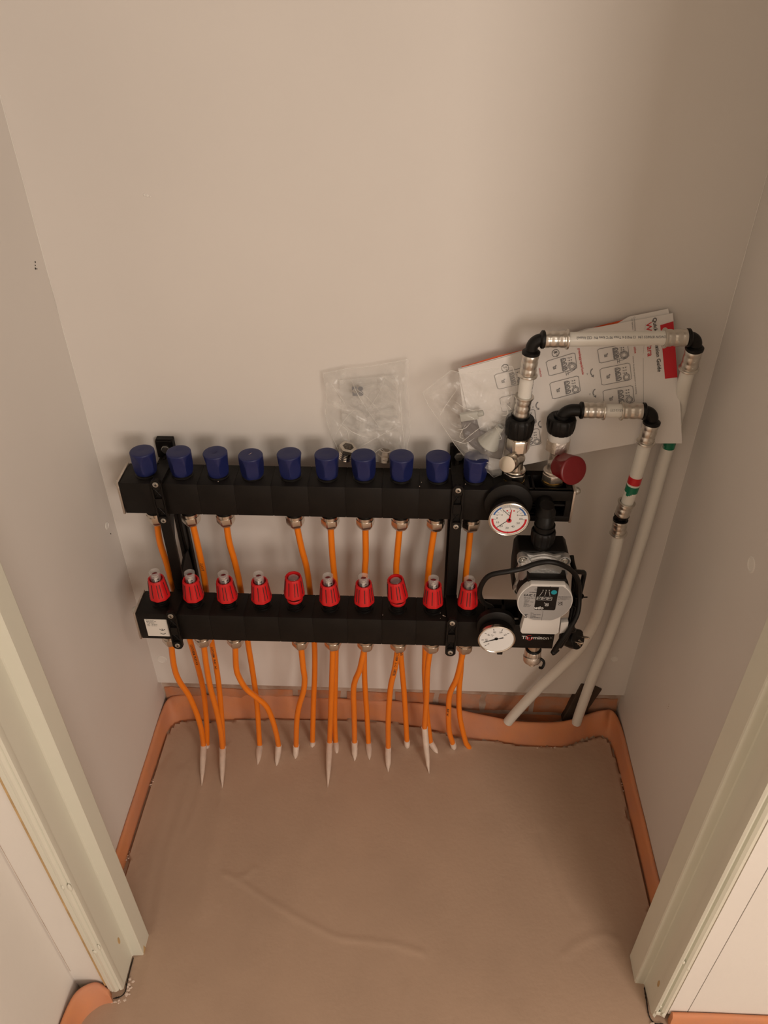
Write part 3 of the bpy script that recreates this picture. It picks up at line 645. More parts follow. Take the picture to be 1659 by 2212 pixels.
end_plate(-.4545, -.1005, LF, LZ0, LZ1, -1, lo, -.128)
pl = []
for i in range(10):
    if i == 3: continue
    if not pl: pl = nut_proto(X0, LY, LZ0, lo)
    else:
        for q in pl: shift_copy(q, lo, (PITCH*i, 0, 0))
def knob_mb(o, ax, ph=0):
    R = .0186; prof = [(R*.93, 0), (R, .001), (R, .007), (R*.97, .009), (R*.83, .034), (R*.79, .0410), (R*.75, .0430), (R*.64, .0430), (R*.62, .040), (R*.60, .022)]
    def f(t, h, r):
        if r < R*.68: return r
        a = math.cos(8*(t+ph)); return r*(1+(.022*a if h < .040 else 0)+(.03 if a > .88 and h > .034 else 0))
    m_ = MB(); m_.lathe(prof, o, ax, 96, f, True); return m_
def flow_meter(x, z_up, tilt, ph, glass, par):
    b_ = MB()
    b_.lathe([(.0170, 0), (.0170, .004), (.0150, .0045)], (x, LY, LZ1-.0006), (0,0,1), 36, hexpure(8))
    b_.lathe([(.0138, .0035), (.0138, .0062), (.0124, .0066), (.0124, .0082), (.0138, .0086), (.0138, .0112), (.0124, .0116), (.0118, .0240+z_up)], (x, LY, LZ1), (0,0,1), 32)
    root = b_.build('flow_meter', 'black2', par, 30)
    ax = V((math.sin(tilt), -.06*abs(tilt)*8, math.cos(tilt))).normalized(); o = V((x, LY, LZ1+.0170+z_up))
    k = knob_mb(o, ax, ph).build('adjusting_ring', 'red', root, 32)
    if z_up:
        r_ = MB(); r_.lathe([(.0140, 0), (.0146, .0010), (.0146, .0048), (.0138, .0056)], (x, LY, LZ1+.0160), (0,0,1), 36); r_.build('lock_ring', 'red', root, 35)
    s = MB(); u = ax.cross(V((0,1,0))).normalized(); w_ = ax.cross(u)
    for q in range(8):
        for off in (-.16, .16) if q % 2 else (0,):
            t = 2*math.pi*q/8-ph+off+math.pi/8; d = (V((1,0,0))*math.cos(t)+V((0,1,0))*math.sin(t)); d = (d-ax*d.dot(ax)).normalized(); sd = ax.cross(d)
            a0, a1 = o+ax*.0085+d*(.0186*.965), o+ax*.0385+d*(.0186*.81)
            wv = sd*.00055
            s.add([a0-wv, a0+wv, a1+wv, a1-wv, a0-wv+d*.0005, a0+wv+d*.0005, a1+wv+d*.0005, a1-wv+d*.0005], [(0,1,2,3),(4,5,6,7),(0,1,5,4),(1,2,6,5),(2,3,7,6),(3,0,4,7)])
    s.build('grip_slots', 'print_black', root, 0)
    if glass:
        h = .0635; zt = o+ax*(h-.0125)
        g = MB(); g.lathe([(.0092, .020), (.0092, .0490), (.0098, .0502), (.0098, .0590), (.0092, .0596), (.0074, .0596), (.0070, .0550), (.0068, .020)], o, ax, 32, lambda t, hh, r: r*(1 if r < .0072 else (.93+.07*abs(math.cos(3*(t+ph))))))
        g.build('sight_glass', 'glass', root, 30)
        n = MB(); n.lathe([(.0040, .020), (.0040, .043), (.0022, .044), (.0020, .0505), (.0050, .0510), (.0050, .0520), (.0003, .0522)], o, ax, 20); n.build('float', 'screed_pale', root, 35)
        f2 = MB(); f2.lathe([(.0054, .0524), (.0054, .0530), (.0003, .0532)], o, ax, 20); f2.build('float_tip', 'darkred', root, 30)
        sc = MB()
        def cyl(a, hh, r=.0095):
            hh += .0065
            t = -math.pi/2+a+(ph-.4)*.6; return o+ax*hh+V((math.cos(t)*r, math.sin(t)*r, 0))
        def strip(a0, a1, h0, h1):
            sc.add([cyl(a0, h0), cyl(a1, h0), cyl(a1, h1), cyl(a0, h1)], [(0,1,2,3)])
        strip(-.05, .06, .026, .0440)
        for j in range(6): strip(.06, .42 if j % 2 else .30, .028+.003*j, .0290+.003*j)
        sc.build('flow_scale', 'print_white', root, 0)
        sc = MB()
        for j in range(5): strip(-.65, -.15, .0275+.0032*j, .0287+.0032*j)
        for j in range(3): strip(.46, .72, .029+.005*j, .0315+.005*j)
        sc.build('scale_marks', 'print_black', root, 0)
    else:
        g = MB(); g.lathe([(.0100, .020), (.0100, .0390), (.0080, .0410), (.0003, .0415)], o, ax, 28); g.build('sight_glass', 'glass', root, 35)
        f2 = MB(); f2.lathe([(.0062, .018), (.0062, .0370), (.0003, .0375)], o, ax, 20); f2.build('float', 'darkred', root, 30)
    return root
for i in range(10):
    op = i in (4, 7)
    flow_meter(X0+PITCH*i+(-.0025 if op else -.001), .0125 if op else .002*(i == 3)*0, {4: .03, 7: -.10}.get(i, .02*math.sin(i*2.1)), angs[i]+.2, not op, lo)
# rating label with its print (the code square is left out)
m_ = MB(); m_.box((-.4196, LF-.0004, .4597), (.0424, .0006, .0434)); lab = m_.build('rating_label', 'sticker', lo, 0, .0)
k = Print((-.4408, LF-.0009, .4380), (1,0,0), (0,0,1))
for t_, a, b_, s in (('Therminon',.003,.0415,.0032),('Base-Unit v3.0',.003,.0380,.0031),('10 groepen',.003,.0345,.0031),('ART:  9010010',.003,.0305,.0031),('V/N:  2210514',.003,.0270,.0031)):
    k.text(t_, a, b_, s, align='LEFT', bold=.012)
k.arc(.0290, .0105, .0042, .0055, 195, 345, 16); k.arc(.0290, .0205, .0042, .0055, 195, 345, 16); k.poly([(.0284,.0155),(.0296,.0155),(.0296,.0200),(.0284,.0200)])
k.build('label_print', 'print_black', lab, 0)
gauge(lo, (.1977, -.195, .4850), .0326, .018, False, .034)
# name on the front of the bar
k = Print((.2720, LF-.0006, .4583), (1,0,0), (0,0,1)); k.text('Th', -.0185, 0, .0112, shear=.0, bold=.012); k.text('rminon', .0085, 0, .0112, bold=.012)
nm = k.build('name_print', 'print_white', lo, 0)
k = Print((.2720, LF-.0008, .4583), (1,0,0), (0,0,1)); k.arc(-.0105, .0002, .0052, .0064, 60, 370, 30); k.text('e', -.0105, .0002, .0085, bold=.01); k.build('emblem_print', 'print_red', nm, 0)
k = Print((.3010, LF-.0006, .4590), (1,0,0), (0,0,1)); k.text('K', 0, 0, .009); k.build('letter_print', 'print_grey', lo, 0)
# drain cock under the bar
m_ = MB(); m_.lathe([(.0120, 0), (.0120, -.036)], (.2790, LY, LZ0+.002), (0,0,1), 24); dc = m_.build('drain_cock', 'nickel', lo, 35)
m_ = MB(); m_.lathe([(.0145, -.036), (.0155, -.038), (.0155, -.0520), (.0135, -.054)], (.2790, LY, LZ0), (0,0,1), 54, lambda t, h, r: r*(1+.02*math.cos(18*t))); m_.build('knurled_collar', 'nickel_rough', dc, 30)
d = V((.02, -.40, -.90)).normalized()
m_ = MB(); m_.lathe([(.0150, 0), (.0172, .002), (.0172, .011), (.0140, .016), (.0070, .017), (.0060, .022), (.0045, .023), (.0003, .0232)], (.2785, LY, LZ0-.051), d, 36); m_.build('cock_cap', 'nickel_rough', dc, 35)
m_ = MB(); m_.tube(spline([(.2925, LY-.010, LZ0-.050), (.2985, LY-.012, LZ0-.054), (.3000, LY-.014, LZ0-.061), (.2965, LY-.018, LZ0-.067), (.2915, LY-.020, LZ0-.064)], 5), .0026, 8); m_.build('retaining_strap', 'black2', dc, 40)
m_ = MB(); m_.lathe([(.0140, 0), (.0152, .002), (.0140, .004)], (.2790, LY, LZ0-.036), (0,0,1), 30); m_.build('strap_ring', 'black2', dc, 40)

# ================================================================== brackets
def bracket(x, xr, label, cut=False):
    t = thing('wall_bracket', label, 'bracket', (x, 0, .40), 'black brackets holding the bars')
    m_ = MB(); w_ = .020
    m_.box((xr, -.006, .570), (.022, .012, .360)); m_.box((xr, -.017, .570), (.005, .026, .350))           # rail on the wall with web
    m_.build('wall_rail', 'black', t, 0, .0012)
    a = MB()                                                                                                # arm and front flange between the bars
    a.prism([(-.0995,.672),(-.0925,.672),(-.0925,.498),(-.0985,.498)], (x-.0095, 0, 0), (0,1,0), (0,0,1), (1,0,0), .019)
    a.prism([(-.012,.744),(-.0400,.744),(-.0400,.676),(-.0940,.676),(-.0940,.600),(-.085,.575),(-.060,.640),(-.030,.655),(-.028,.56),(-.012,.42)], (x-.0025, 0, 0), (0,1,0), (0,0,1), (1,0,0), .005)
    a.prism([(-.012,.530),(-.040,.535),(-.0985,.515),(-.0985,.496),(-.103,.496),(-.103,.425),(-.090,.420),(-.012,.400)], (x-.0025, 0, 0), (0,1,0), (0,0,1), (1,0,0), .005)
    a.build('spacer_arm', 'black', t, 0, .0008)
    for (yb, yf, z0, z1, nm_) in ((-.0365, UF, UZ0, UZ1, 'upper_clamp'), (-.100, LF, LZ0, LZ1, 'lower_clamp')):
        c = MB()
        # top strap that widens towards the wall, front strap, foot
        c.prism([(x-.0085, yf-.006), (x+.0085, yf-.006), (x+.0095, yf+.020), (x+.0105, yb+.004), (x-.0105, yb+.004), (x-.0095, yf+.020)], (0, 0, z1), (1,0,0), (0,1,0), (0,0,1), .0045)
        f = .0062; zt, zb = z1+.0045, z0-.0135
        xs_ = (x-.0095, x-.0065, x+.0065, x+.0095)
        # frame with two pockets
        c.box((x-.0080, yf-.0035, (zt+zb)/2), (.0030, .0065, zt-zb)); c.box((x+.0080, yf-.0035, (zt+zb)/2), (.0030, .0065, zt-zb))
        for a0, a1 in ((zb, zb+.012), (zb+.031, z1-.027), (z1-.0075, zt)): c.box((x, yf-.0035, (a0+a1)/2), (.0150, .0065, a1-a0))
        c.box((x, yf-.0010, (zt+zb)/2), (.0160, .0015, zt-zb))
        c.lathe([(.0095, 0), (.0095, .0065)], (x, yf-.0003, zb+.003), (0,-1,0), 24); c.lathe([(.0090, 0), (.0090, .0068)], (x, yf-.0003, zt-.001), (0,-1,0), 24)
        for zc, hh in (((z1-.0075+z1-.027)/2, .0195), ((zb+.0215), .019)):
            for s_ in (-1, 1): c.tube([(x-.0065, yf-.0025, zc-s_*hh/2), (x+.0065, yf-.0025, zc+s_*hh/2)], .0010, 6)
        c.box((x, (yb+yf)/2, z0-.0022), (.018, abs(yf-yb), .004))
        cl = c.build(nm_, 'black', t, 30)
        screw((x, yf-.0068, zt-.0015), (0,-1,0), .0052, cl); screw((x, yf-.0065, zb+.0035), (0,-1,0), .0050, cl)
    # wall lug with hexagon bolt
    l = MB()
    if cut: l.prism([(xr-.014, .725), (xr+.016, .725), (xr+.016, .748), (xr-.010, .772), (xr-.014, .770)], (0,-.014,0), (1,0,0), (0,0,1), (0,1,0), .012)
    else:
        l.box((xr, -.0125, .7545), (.030, .006, .034)); l.box((xr-.0135, -.0080, .7550), (.004, .014, .034)); l.box((xr+.0135, -.0080, .7550), (.004, .014, .034)); l.box((xr, -.006, .7720), (.030, .012, .003))
    l.box((xr, -.024, .738), (.022, .028, .006))
    lg = l.build('wall_lug', 'black', t, 0, .001)
    screw((xr+.002, -.0150, .7560 if not cut else .7515), (0,-1,0), .0080, lg, 'hexagon_bolt', 'zinc', True)
    return t
bracket(-.3875, -.3930, 'black bracket between the first and second blue caps from the left')
bracket(.1200, .1220, 'black bracket beside the rightmost blue cap, its lug half under the plastic bag', True)

# ================================================================== valves above the upper bar
def valve(name, label, x, red):
    t = thing(name, label, 'valve', (x, UY, UZ1), 'shut-off valves on the upper bar')
    y = UY; z = UZ1
    m_ = MB(); m_.lathe([(.0172, 0), (.0176, .0006), (.0176, .0028), (.0160, .0036), (.0150, .0040), (.0150, .0060)], (x, y, z+.0006), (0,0,1), 40); m_.build('brass_collar', 'brass', t, 30)
    b_ = MB()
    b_.lathe([(.0185, .0050), (.0190, .0060), (.0190, .0170), (.0180, .0185)], (x, y, z), (0,0,1), 36, hexpure(6, .2))
    b_.lathe([(.0160, .0180), (.0178, .0190), (.0178, .0222), (.0165, .0240), (.0128, .0255), (.0122, .0300), (.0124, .0560), (.0140, .0620)], (x, y, z), (0,0,1), 40)
    b_.lathe([(.0150, .0610), (.0196, .0640), (.0196, .0830), (.0186, .0850), (.0150, .0852)], (x, y, z), (0,0,1), 36, hexpure(6, .1))
    b_.lathe([(.0158, .0850), (.0160, .0862), (.0160, .0900)], (x, y, z), (0,0,1), 36)
    root = b_.build('valve_body', 'nickel' if not red else 'nickel_rough', t, 28)
    if red:
        w_ = MB(); w_.lathe([(.0178, .0835), (.0182, .0850), (.0182, .0960), (.0170, .0980)], (x, y, z), (0,0,1), 36); w_.build('white_sealing_ring', 'white_plastic', t, 35)
        o = V((x+.0015, y-.008, z+.0400)); ax = (V((.3003, -.118, .7950))-o); L = ax.length; ax.normalize()
        n = MB(); n.lathe([(.0125, -.008), (.0135, .012), (.0140, .018)], o, ax, 32); n.build('branch', 'nickel_rough', root, 30)
        cap_mb(o+ax*.013, ax, .0238, L-.013, 6, .5).build('red_cap', 'darkred', t, 28)
    else:
        o = V((x-.001, y-.006, z+.0470)); ax = (V((.1946, -.1115, .8000))-o); L = ax.length; ax.normalize()
        n = MB(); n.lathe([(.0120, -.010), (.0120, L*.45), (.0134, L*.5), (.0142, L*.55), (.0142, L-.002), (.0136, L-.0004), (.0128, L), (.0003, L)], o, ax, 40); n.build('branch', 'nickel', root, 30)
    return t
valve('shut_off_valve', 'nickel valve with a flat round nickel cap, left of the red-capped one', .2155, False)
valve('shut_off_valve', 'nickel valve carrying the dark red cap at the bar end', .2802, True)

# ================================================================== white pipes with press fittings
RP = .0108
def frame_of(path, i):
    p = path[min(i+1, len(path)-1)]-path[max(i-1, 0)]; return p.normalized()
def sleeve(p0, p1, par):
    """pressed steel sleeve from p0 (fitting end) to p1 (pipe end, flared)"""
    p0, p1 = V(p0), V(p1); L = (p1-p0).length; ax = (p1-p0)/L; R = .0129
    prof = [(R*.96, 0), (R, .0008), (R, L*.16), (R*.955, L*.22), (R*.955, L*.27), (R, L*.33), (R, L*.50), (R*.94, L*.56), (R*.94, L*.62), (R, L*.68), (R, L*.80), (R*.97, L*.84), (R*.98, L*.88), (R*1.16, L*.91), (R*1.20, L*.945), (R*1.18, L*.99), (R*1.05, L), (R*.86, L*.985), (R*.85, L*.93)]
    m_ = MB(); m_.lathe(prof, p0, ax, 40, lambda t, h, r: r*(1+.006*math.cos(6*t)), cap=False); s = m_.build('press_sleeve', 'steel', par, 40)
    side = ax.cross(V((0,1,0))).normalized() if abs(ax.y) < .9 else V((1,0,0)); fr = side.cross(ax)
    if fr.y > 0: fr = -fr
    k = MB()
    for a_ in (L*.42, L*.74): k.lathe([(.0013, -.0004), (.0013, .0004), (.0003, .0005)], p0+ax*a_+fr*R+side*.001, fr, 10)
    k.build('sight_hole', 'zinc', s, 0)
    return s
def elbow(a, c, b_, par, r=.0092):
    """black elbow from a round corner c to b_ with a collar at each end"""
    a, c, b_ = V(a), V(c), V(b_); da, db = (c-a), (b_-c); la = (a-c).length
    rad = min((a-c).length, (b_-c).length)*.85; u, w_ = (a-c).normalized(), (b_-c).normalized()
    p = [a]+[c+u*rad*(1-math.sin(t))+w_*rad*(1-math.cos(t)) for t in [math.pi/2*i/10 for i in range(11)]]+[b_]
    m_ = MB(); m_.tube(p, r, 28)
    for q, dr in ((a, (c-a).normalized()), (b_, (c-b_).normalized())):
        m_.lathe([(r, .0070), (.0126, .0050), (.0138, .0040), (.0138, .0006), (.0130, 0)], q, dr, 32)
    return m_.build('elbow', 'black2', par, 40)
def union_nut(x, y, z0, z1, par, R=.0232):
    m_ = MB(); h = z1-z0
    m_.lathe([(R*.80, 0), (R*.90, h*.08), (R*.95, h*.22), (R, h*.45), (R, h*.86), (R*.95, h*.95), (R*.88, h), (R*.62, h+.0004), (R*.52, h*.98)], (x, y, z0), (0,0,1), 96, lambda t, hh, r: r*(1-.045*(.5+.5*math.cos(10*t)>.78)) if hh < h*.97 else r)
    return m_.build('union_nut', 'black2', par, 25)
def wrap_text(path, s0, txt, size, rad, par, material='print_grey', ang=-90, name='pipe_print', flip=False, sx=1.0):
    """print along a tube: s runs along the path, t round it; ang is measured in the cross-section, -90 faces the room"""
    P = [V(p) for p in path]; D = [0]
    for a, b_ in zip(P[:-1], P[1:]): D.append(D[-1]+(b_-a).length)
    vs, fs = text_mesh(txt, 1.0, 'LEFT', .015, 0); m_ = MB(); out = []
    for v in vs:
        s = s0+v[0]*size*sx*(-1 if flip else 1); tt = v[1]*size*(-1 if flip else 1); s = max(0, min(D[-1]-1e-6, s))
        i = max(j for j in range(len(D)-1) if D[j] <= s); f = (s-D[i])/(D[i+1]-D[i]); p = P[i].lerp(P[i+1], f); ax = (P[i+1]-P[i]).normalized()
        fr = V((0,-1,0)); fr = (fr-ax*fr.dot(ax)).normalized(); sd = ax.cross(fr)     # sd: left when travelling down
        a = math.radians(ang+90)+tt/rad; out.append(p+(fr*math.cos(a)-sd*math.sin(a))*(rad+.00035))
    m_.add(out, fs); return m_.build(name, material, par, 0)

A = thing('water_pipe', 'longer white water pipe, its top run passing in front of the leaflet', 'pipe', (.2180, UY, .862), 'white pipes with press fittings')
union_nut(.2145, UY, .8280, .8620, A)
m_ = MB(); m_.lathe([(.0115, -.002), (.0112, .006)], (.2145, UY, .862), (0,0,1), 24); m_.build('tail_piece', 'black2', A, 30)
sleeve((.2150, UY, .8655), (.2168, UY, .9010), A)
m_ = MB(); m_.tube([(.2165, UY, .890), (.2178, UY, .945)], RP, 28); seg = m_.build('pipe_length', 'white_pipe', A)
wrap_text([(.2178, UY, .945), (.2165, UY, .890)], .010, 'DIN 4726  20x2', .0048, RP, seg, ang=-25)
sleeve((.2190, UY, .9720), (.2178, UY, .9355), A)
elbow((.2190, UY, .9725), (.2193, UY, .9965), (.2365, -.0675, .9960), A)
sleeve((.2370, -.0674, .9960), (.2720, -.0666, .9963), A)
m_ = MB(); m_.tube([(.265, -.0668, .9962), (.420, -.0632, .9990)], RP, 28); seg = m_.build('pipe_length', 'white_pipe', A)
wrap_text([(.265, -.0668, .9962), (.420, -.0632, .9990)], .148, 'DVGW 8704/25 L94  12 PN10 6 Tmax 95°C kiwa PN  CES klasse2', .0052, RP, seg, ang=-55+180-180, flip=True, sx=.92)
sleeve((.4470, -.0625, .9995), (.4130, -.0634, .9988), A)
elbow((.4475, -.0625, .9995), (.4640, -.0615, 1.0000), (.4640, -.0590, .9790), A)
sleeve((.4640, -.0588, .9785), (.4658, -.0520, .9430), A)
pa = spline([(.4655, -.0530, .950), (.4672, -.0455, .915), (.4752, -.0285, .872), (.4765, -.0255, .8428), (.4729, -.0250, .7513), (.4708, -.0250, .6338), (.4641, -.0250, .4841), (.4529, -.0250, .3354), (.4476, -.0250, .2817), (.4378, -.0250, .1962), (.4279, -.0252, .0811), (.4257, -.0255, .045)], 6)
m_ = MB(); m_.tube(pa, RP, 28); m_.build('pipe_length', 'white_pipe', A)
m_ = MB(); m_.tube([(.4757, -.0252, .8150), (.4744, -.0250, .7835)], RP+.0003, 32); m_.build('green_tape', 'tape_green', A)['label'] = 'green marking tape'

B = thing('water_pipe', 'shorter white water pipe with red and green tape bands', 'pipe', (.2810, UY, .862), 'white pipes with press fittings')
union_nut(.2803, UY, .8360, .8640, B)
m_ = MB(); m_.lathe([(.0125, -.003), (.0122, .004), (.0108, .005)], (.2803, UY, .864), (0,0,1), 24); m_.build('tail_piece', 'black2', B, 30)
c_ = MB(); zt = .8765
p = [V((.2803, UY, .855)), V((.2803, UY, .862))]+[V((.2803+.0165*(1-math.cos(t)), UY, .862+.0145*math.sin(t))) for t in [math.pi/2*i/10 for i in range(1, 11)]]+[V((.3085, UY, zt))]
c_.tube(p, .0098, 28); c_.lathe([(.0098, -.006), (.0126, -.0045), (.0138, -.0035), (.0138, -.0004), (.0130, 0)], (.3110, UY, zt), (1,0,0), 32); c_.build('elbow', 'black2', B)
sleeve((.3112, UY, zt), (.3450, UY, zt), B)
m_ = MB(); m_.tube([(.338, UY, zt), (.378, UY, zt)], RP, 28); seg = m_.build('pipe_length', 'white_pipe', B)
wrap_text([(.338, UY, zt), (.378, UY, zt)], .0335, 'AT-12 CTT', .0050, RP, seg, ang=-55, flip=True, sx=.85)
sleeve((.4040, UY, zt), (.3700, UY, zt), B)
elbow((.4045, UY, zt), (.4235, UY, zt), (.4230, UY, .8540), B)
sleeve((.4230, UY, .8535), (.4205, UY, .8180), B)
pb = spline([(.4210, UY, .826), (.4190, UY, .78), (.4165, UY, .735), (.4128, UY, .697), (.4120, UY, .688)], 6)
m_ = MB(); m_.tube(pb, RP, 28); m_.build('pipe_length', 'white_pipe', B)
def at_z(path, z):
    for a, b_ in zip(path[:-1], path[1:]):
        if (a.z-z)*(b_.z-z) <= 0: return a.lerp(b_, (a.z-z)/(a.z-b_.z+1e-9))
    return path[0]
def band(path, z0, z1, material, name, tail=0):
    q = [at_z(path, z0+(z1-z0)*i/4) for i in range(5)]; m_ = MB(); m_.tube(q, RP+.0003, 32)
    if tail:
        e = q[-1]; n = 6; vs = []
        for i in range(n+1):
            a = math.radians(215+8*i); vs.append(e+V((math.cos(a)*(RP+.0004), math.sin(a)*(RP+.0004), .001))); vs.append(e+V((math.cos(a)*(RP+.0012), math.sin(a)*(RP+.0012), -tail*(1-abs(i-1.5)/6)+.0015*(i % 2))))
        m_.add(vs, [(2*i, 2*i+2, 2*i+3, 2*i+1) for i in range(n)])
    o = m_.build(name, material, B); return o
band(pb, .7525, .7385, 'tape_red', 'red_tape')['label'] = 'red marking tape'; band(pb, .7345, .7215, 'tape_green', 'green_tape', .006)['label'] = 'green marking tape with a torn end'
sleeve((.4088, UY, .6710), (.4122, UY, .6985), B)
m_ = MB(); m_.lathe([(.0086, -.008), (.0086, .010)], (.4086, UY, .6650), (.06,0,1), 24); m_.lathe([(.0125, .002), (.0132, .003), (.0132, .0045), (.0125, .005)], (.4088, UY, .6665), (.06,0,1), 28); m_.lathe([(.0125, -.004), (.0132, -.003), (.0132, -.0015), (.0125, -.001)], (.4086, UY, .6630), (.06,0,1), 28); m_.build('coupling', 'black2', B)
sleeve((.4082, UY, .6590), (.4098, UY, .6290), B)
pc = spline([(.4096, UY, .636), (.4108, UY, .5875), (.4090, UY+.002, .5213), (.4080, UY+.006, .46), (.4050, UY+.010, .40), (.3890, UY+.016, .318), (.3590, UY+.022, .248), (.3250, UY+.028, .178), (.2850, UY+.032, .09), (.2700, UY+.034, .052)], 6)
m_ = MB(); m_.tube(pc, RP, 28); m_.build('pipe_length', 'white_pipe', B)

# ================================================================== orange heating pipes
ORD = ['leftmost', 'second', 'third', 'fourth', 'fifth', 'sixth', 'seventh', 'eighth', 'ninth', 'rightmost']
RO = .0058
def orange(nm_, pts, tip):
    up_ = nm_[0] == 'U'; i = int(nm_[1:])-1
    zt = (UZ0 if up_ else LZ0)-.026
    y0 = UY if up_ else LY
    who = {0: 'leftmost', 9: 'rightmost'}.get(i, ORD[i]+' port\'s')
    port = 'leftmost' if i == 0 else 'rightmost' if i == 9 else ORD[i]
    lbl = ('orange heating pipe from the upper bar, under its %s port' if up_ else 'orange heating pipe from the lower bar, below its %s flow meter') % port
    path = [V((X0+PITCH*i, y0, zt))]+[V(p) for p in pts[(1 if abs(pts[0][2]-zt) < .04 else 0):]]
    path = spline(path, 7); end = path[-1].copy()
    t = thing('heating_pipe', lbl, 'pipe', (end.x, end.y, 0), 'orange pipes from the upper bar' if up_ else 'orange pipes from the lower bar')
    d = (path[-1]-path[-2]).normalized()
    if end.z < .012: path = path+[end+d*.012]
    m_ = MB(); m_.tube(path, RO, 20); o = m_.build('tube', 'orange', t)
    # screed film clinging round the foot of the pipe, drawn out towards the trowel
    tp = V(tip); L = (V((tp.x, tp.y, 0))-V((end.x, end.y, 0))).length
    if L > .009 or not up_:
        e = end; n = 9; q = []; rr = []
        for k in range(n+1):
            f = k/n; p = e.lerp(V((tp.x, tp.y, .0015)), f); p.z = e.z*(1-f)**1.4+.0016+.0040*math.sin(math.pi*f)*(1 if L > .05 else .1); 
            q.append(p); rr.append((RO+.0009)*(1-f**(2.6 if L > .05 else 3.5))+.0003)
        q = [e-d*.004]+q; rr = [RO+.0009]+rr
        m_ = MB(); m_.tube(q, rr, 16)
        m_.v = [tuple(V(v)+V((noise.noise(V(v)*140), noise.noise(V(v)*160+V((3,0,0))), 0))*.0009) for v in m_.v]
        c = m_.build('screed_collar', 'screed_pale', t); c['label'] = 'pale screed film round the pipe foot'
    return t, path
OP = {}
for n_, pts, tip in PIPES: OP[n_] = orange(n_, pts, tip)
def oprint(n_, s0, txt, ang, size=.0062):
    t, path = OP[n_]; wrap_text(path, s0, txt, size, RO, t, 'print_black', ang, 'pipe_print')
oprint('U2', .108, 'LUCHT', -80); oprint('U2', .335, 'LUXTHERM   PE-RT 16x2', -85); oprint('U1', .330, 'LUXTHERM  PE-RT 4 9', -75)
oprint('L8', .010, '45 LUXTHERM  16 x 2   5 METER', -90); oprint('U8', .300, 'LUXTHERM 16x2', -70); oprint('U8', .010, '2', -70)
oprint('L7', .008, '16x2', -110); oprint('L10', .230, 'PE-RT 16x2', -110)

# ================================================================== circulation pump between the bars
PX = .2668
pu = thing('circulation_pump', 'round faced grey and white circulation pump between the two black bars', 'pump', (PX, -.15, .55))
m_ = MB()   # bar outlet, elbow and inlet pipe
m_.tube([(.2655, -.092, .716), (.2652, -.112, .716), (.2650, -.1225, .7125), (.2648, -.1290, .704), (.2645, -.131, .694), (.2650, -.131, .660)], .0155, 28)
m_.lathe([(.0165, 0), (.0165, .012), (.0125, .020), (.0118, .026)], (.2650, -.1225, .706), (0,-.15,1), 32); m_.lathe([(.0175, 0), (.0175, .006)], (.2650, -.131, .690), (0,0,1), 32)
m_.build('inlet_elbow', 'black2', pu)
n = union_nut(.2648, -.131, .6560, .6850, pu, .0205)
m_ = MB(); m_.lathe([(.0150, 0), (.0150, .012)], (.2650, -.131, .6460), (0,0,1), 30); m_.lathe([(.0165, 0), (.0165, .030)], (.2655, -.131, .494), (0,0,1), 30); m_.lathe([(.022, 0), (.022, .022)], (.2655, -.131, .503), (0,0,1), 10)
m_.prism([(PX-.0440,.560),(PX-.0460,.600),(PX-.0455,.640),(PX-.0400,.649),(PX+.0380,.649),(PX+.0430,.642),(PX+.0440,.600),(PX+.0410,.560),(PX+.025,.530),(PX-.025,.530)], (0,-.102,0), (1,0,0), (0,0,1), (0,-1,0), .044)
m_.build('volute_housing', 'black', pu, 30, .002, 3)
m_ = MB(); cz = .6045
pts = []
def rr_(a, r): return (PX+r*math.cos(math.radians(a)), cz+r*math.sin(math.radians(a)))
fl = []
for k in range(4):
    a0 = 45+90*k; c = rr_(a0, .0505)
    for da in (-70, -40, 0, 40, 70): fl.append((c[0]+.0085*math.cos(math.radians(a0+da)), c[1]+.0085*math.sin(math.radians(a0+da))))
    for da in (22, 34, 45, 56, 68): fl.append(rr_(a0+da, .0440 if da != 45 else .0452))
m_.prism(fl, (0,-.146,0), (1,0,0), (0,0,1), (0,-1,0), .007)
fl_o = m_.build('motor_flange', 'alu', pu, 30, .0012)
m_ = MB()
m_.lathe([(.0420, .152), (.0420, .156), (.0395, .158), (.0385, .174), (.0360, .180)], (PX, 0, cz), (0,-1,0), 56)
for k in range(4):     # webs with sunk screw lugs
    a0 = math.radians(45+90*k); c = V((PX+.0490*math.cos(a0), 0, cz+.0490*math.sin(a0))); u = V((math.cos(a0), 0, math.sin(a0))); s_ = V((-math.sin(a0), 0, math.cos(a0)))
    m_.lathe([(.0100, .152), (.0100, .1595), (.0080, .1598), (.0078, .1545), (.0003, .1545)], c, (0,-1,0), 26)
    a_, b2 = c-u*.002, c-u*.022
    m_.add([a_+s_*.0100+V((0,-.152,0)), a_-s_*.0100+V((0,-.152,0)), b2-s_*.0085+V((0,-.152,0)), b2+s_*.0085+V((0,-.152,0)), a_+s_*.0090+V((0,-.1590,0)), a_-s_*.0090+V((0,-.1590,0)), b2-s_*.0075+V((0,-.1640,0)), b2+s_*.0075+V((0,-.1640,0))], [(3,2,1,0),(4,5,6,7),(0,1,5,4),(1,2,6,5),(2,3,7,6),(3,0,4,7)])
m_.build('motor_shell', 'alu', pu, 35)
for k in range(4):
    a0 = math.radians(45+90*k); o = (PX+.0490*math.cos(a0), -.1546, cz+.0490*math.sin(a0))
    m_ = MB(); m_.lathe([(.0056, 0), (.0056, .0042), (.0050, .0048), (.0030, .0048), (.0027, .0020), (.0003, .0020)], o, (0,-1,0), 20); m_.build('screw', 'zinc', pu, 30)
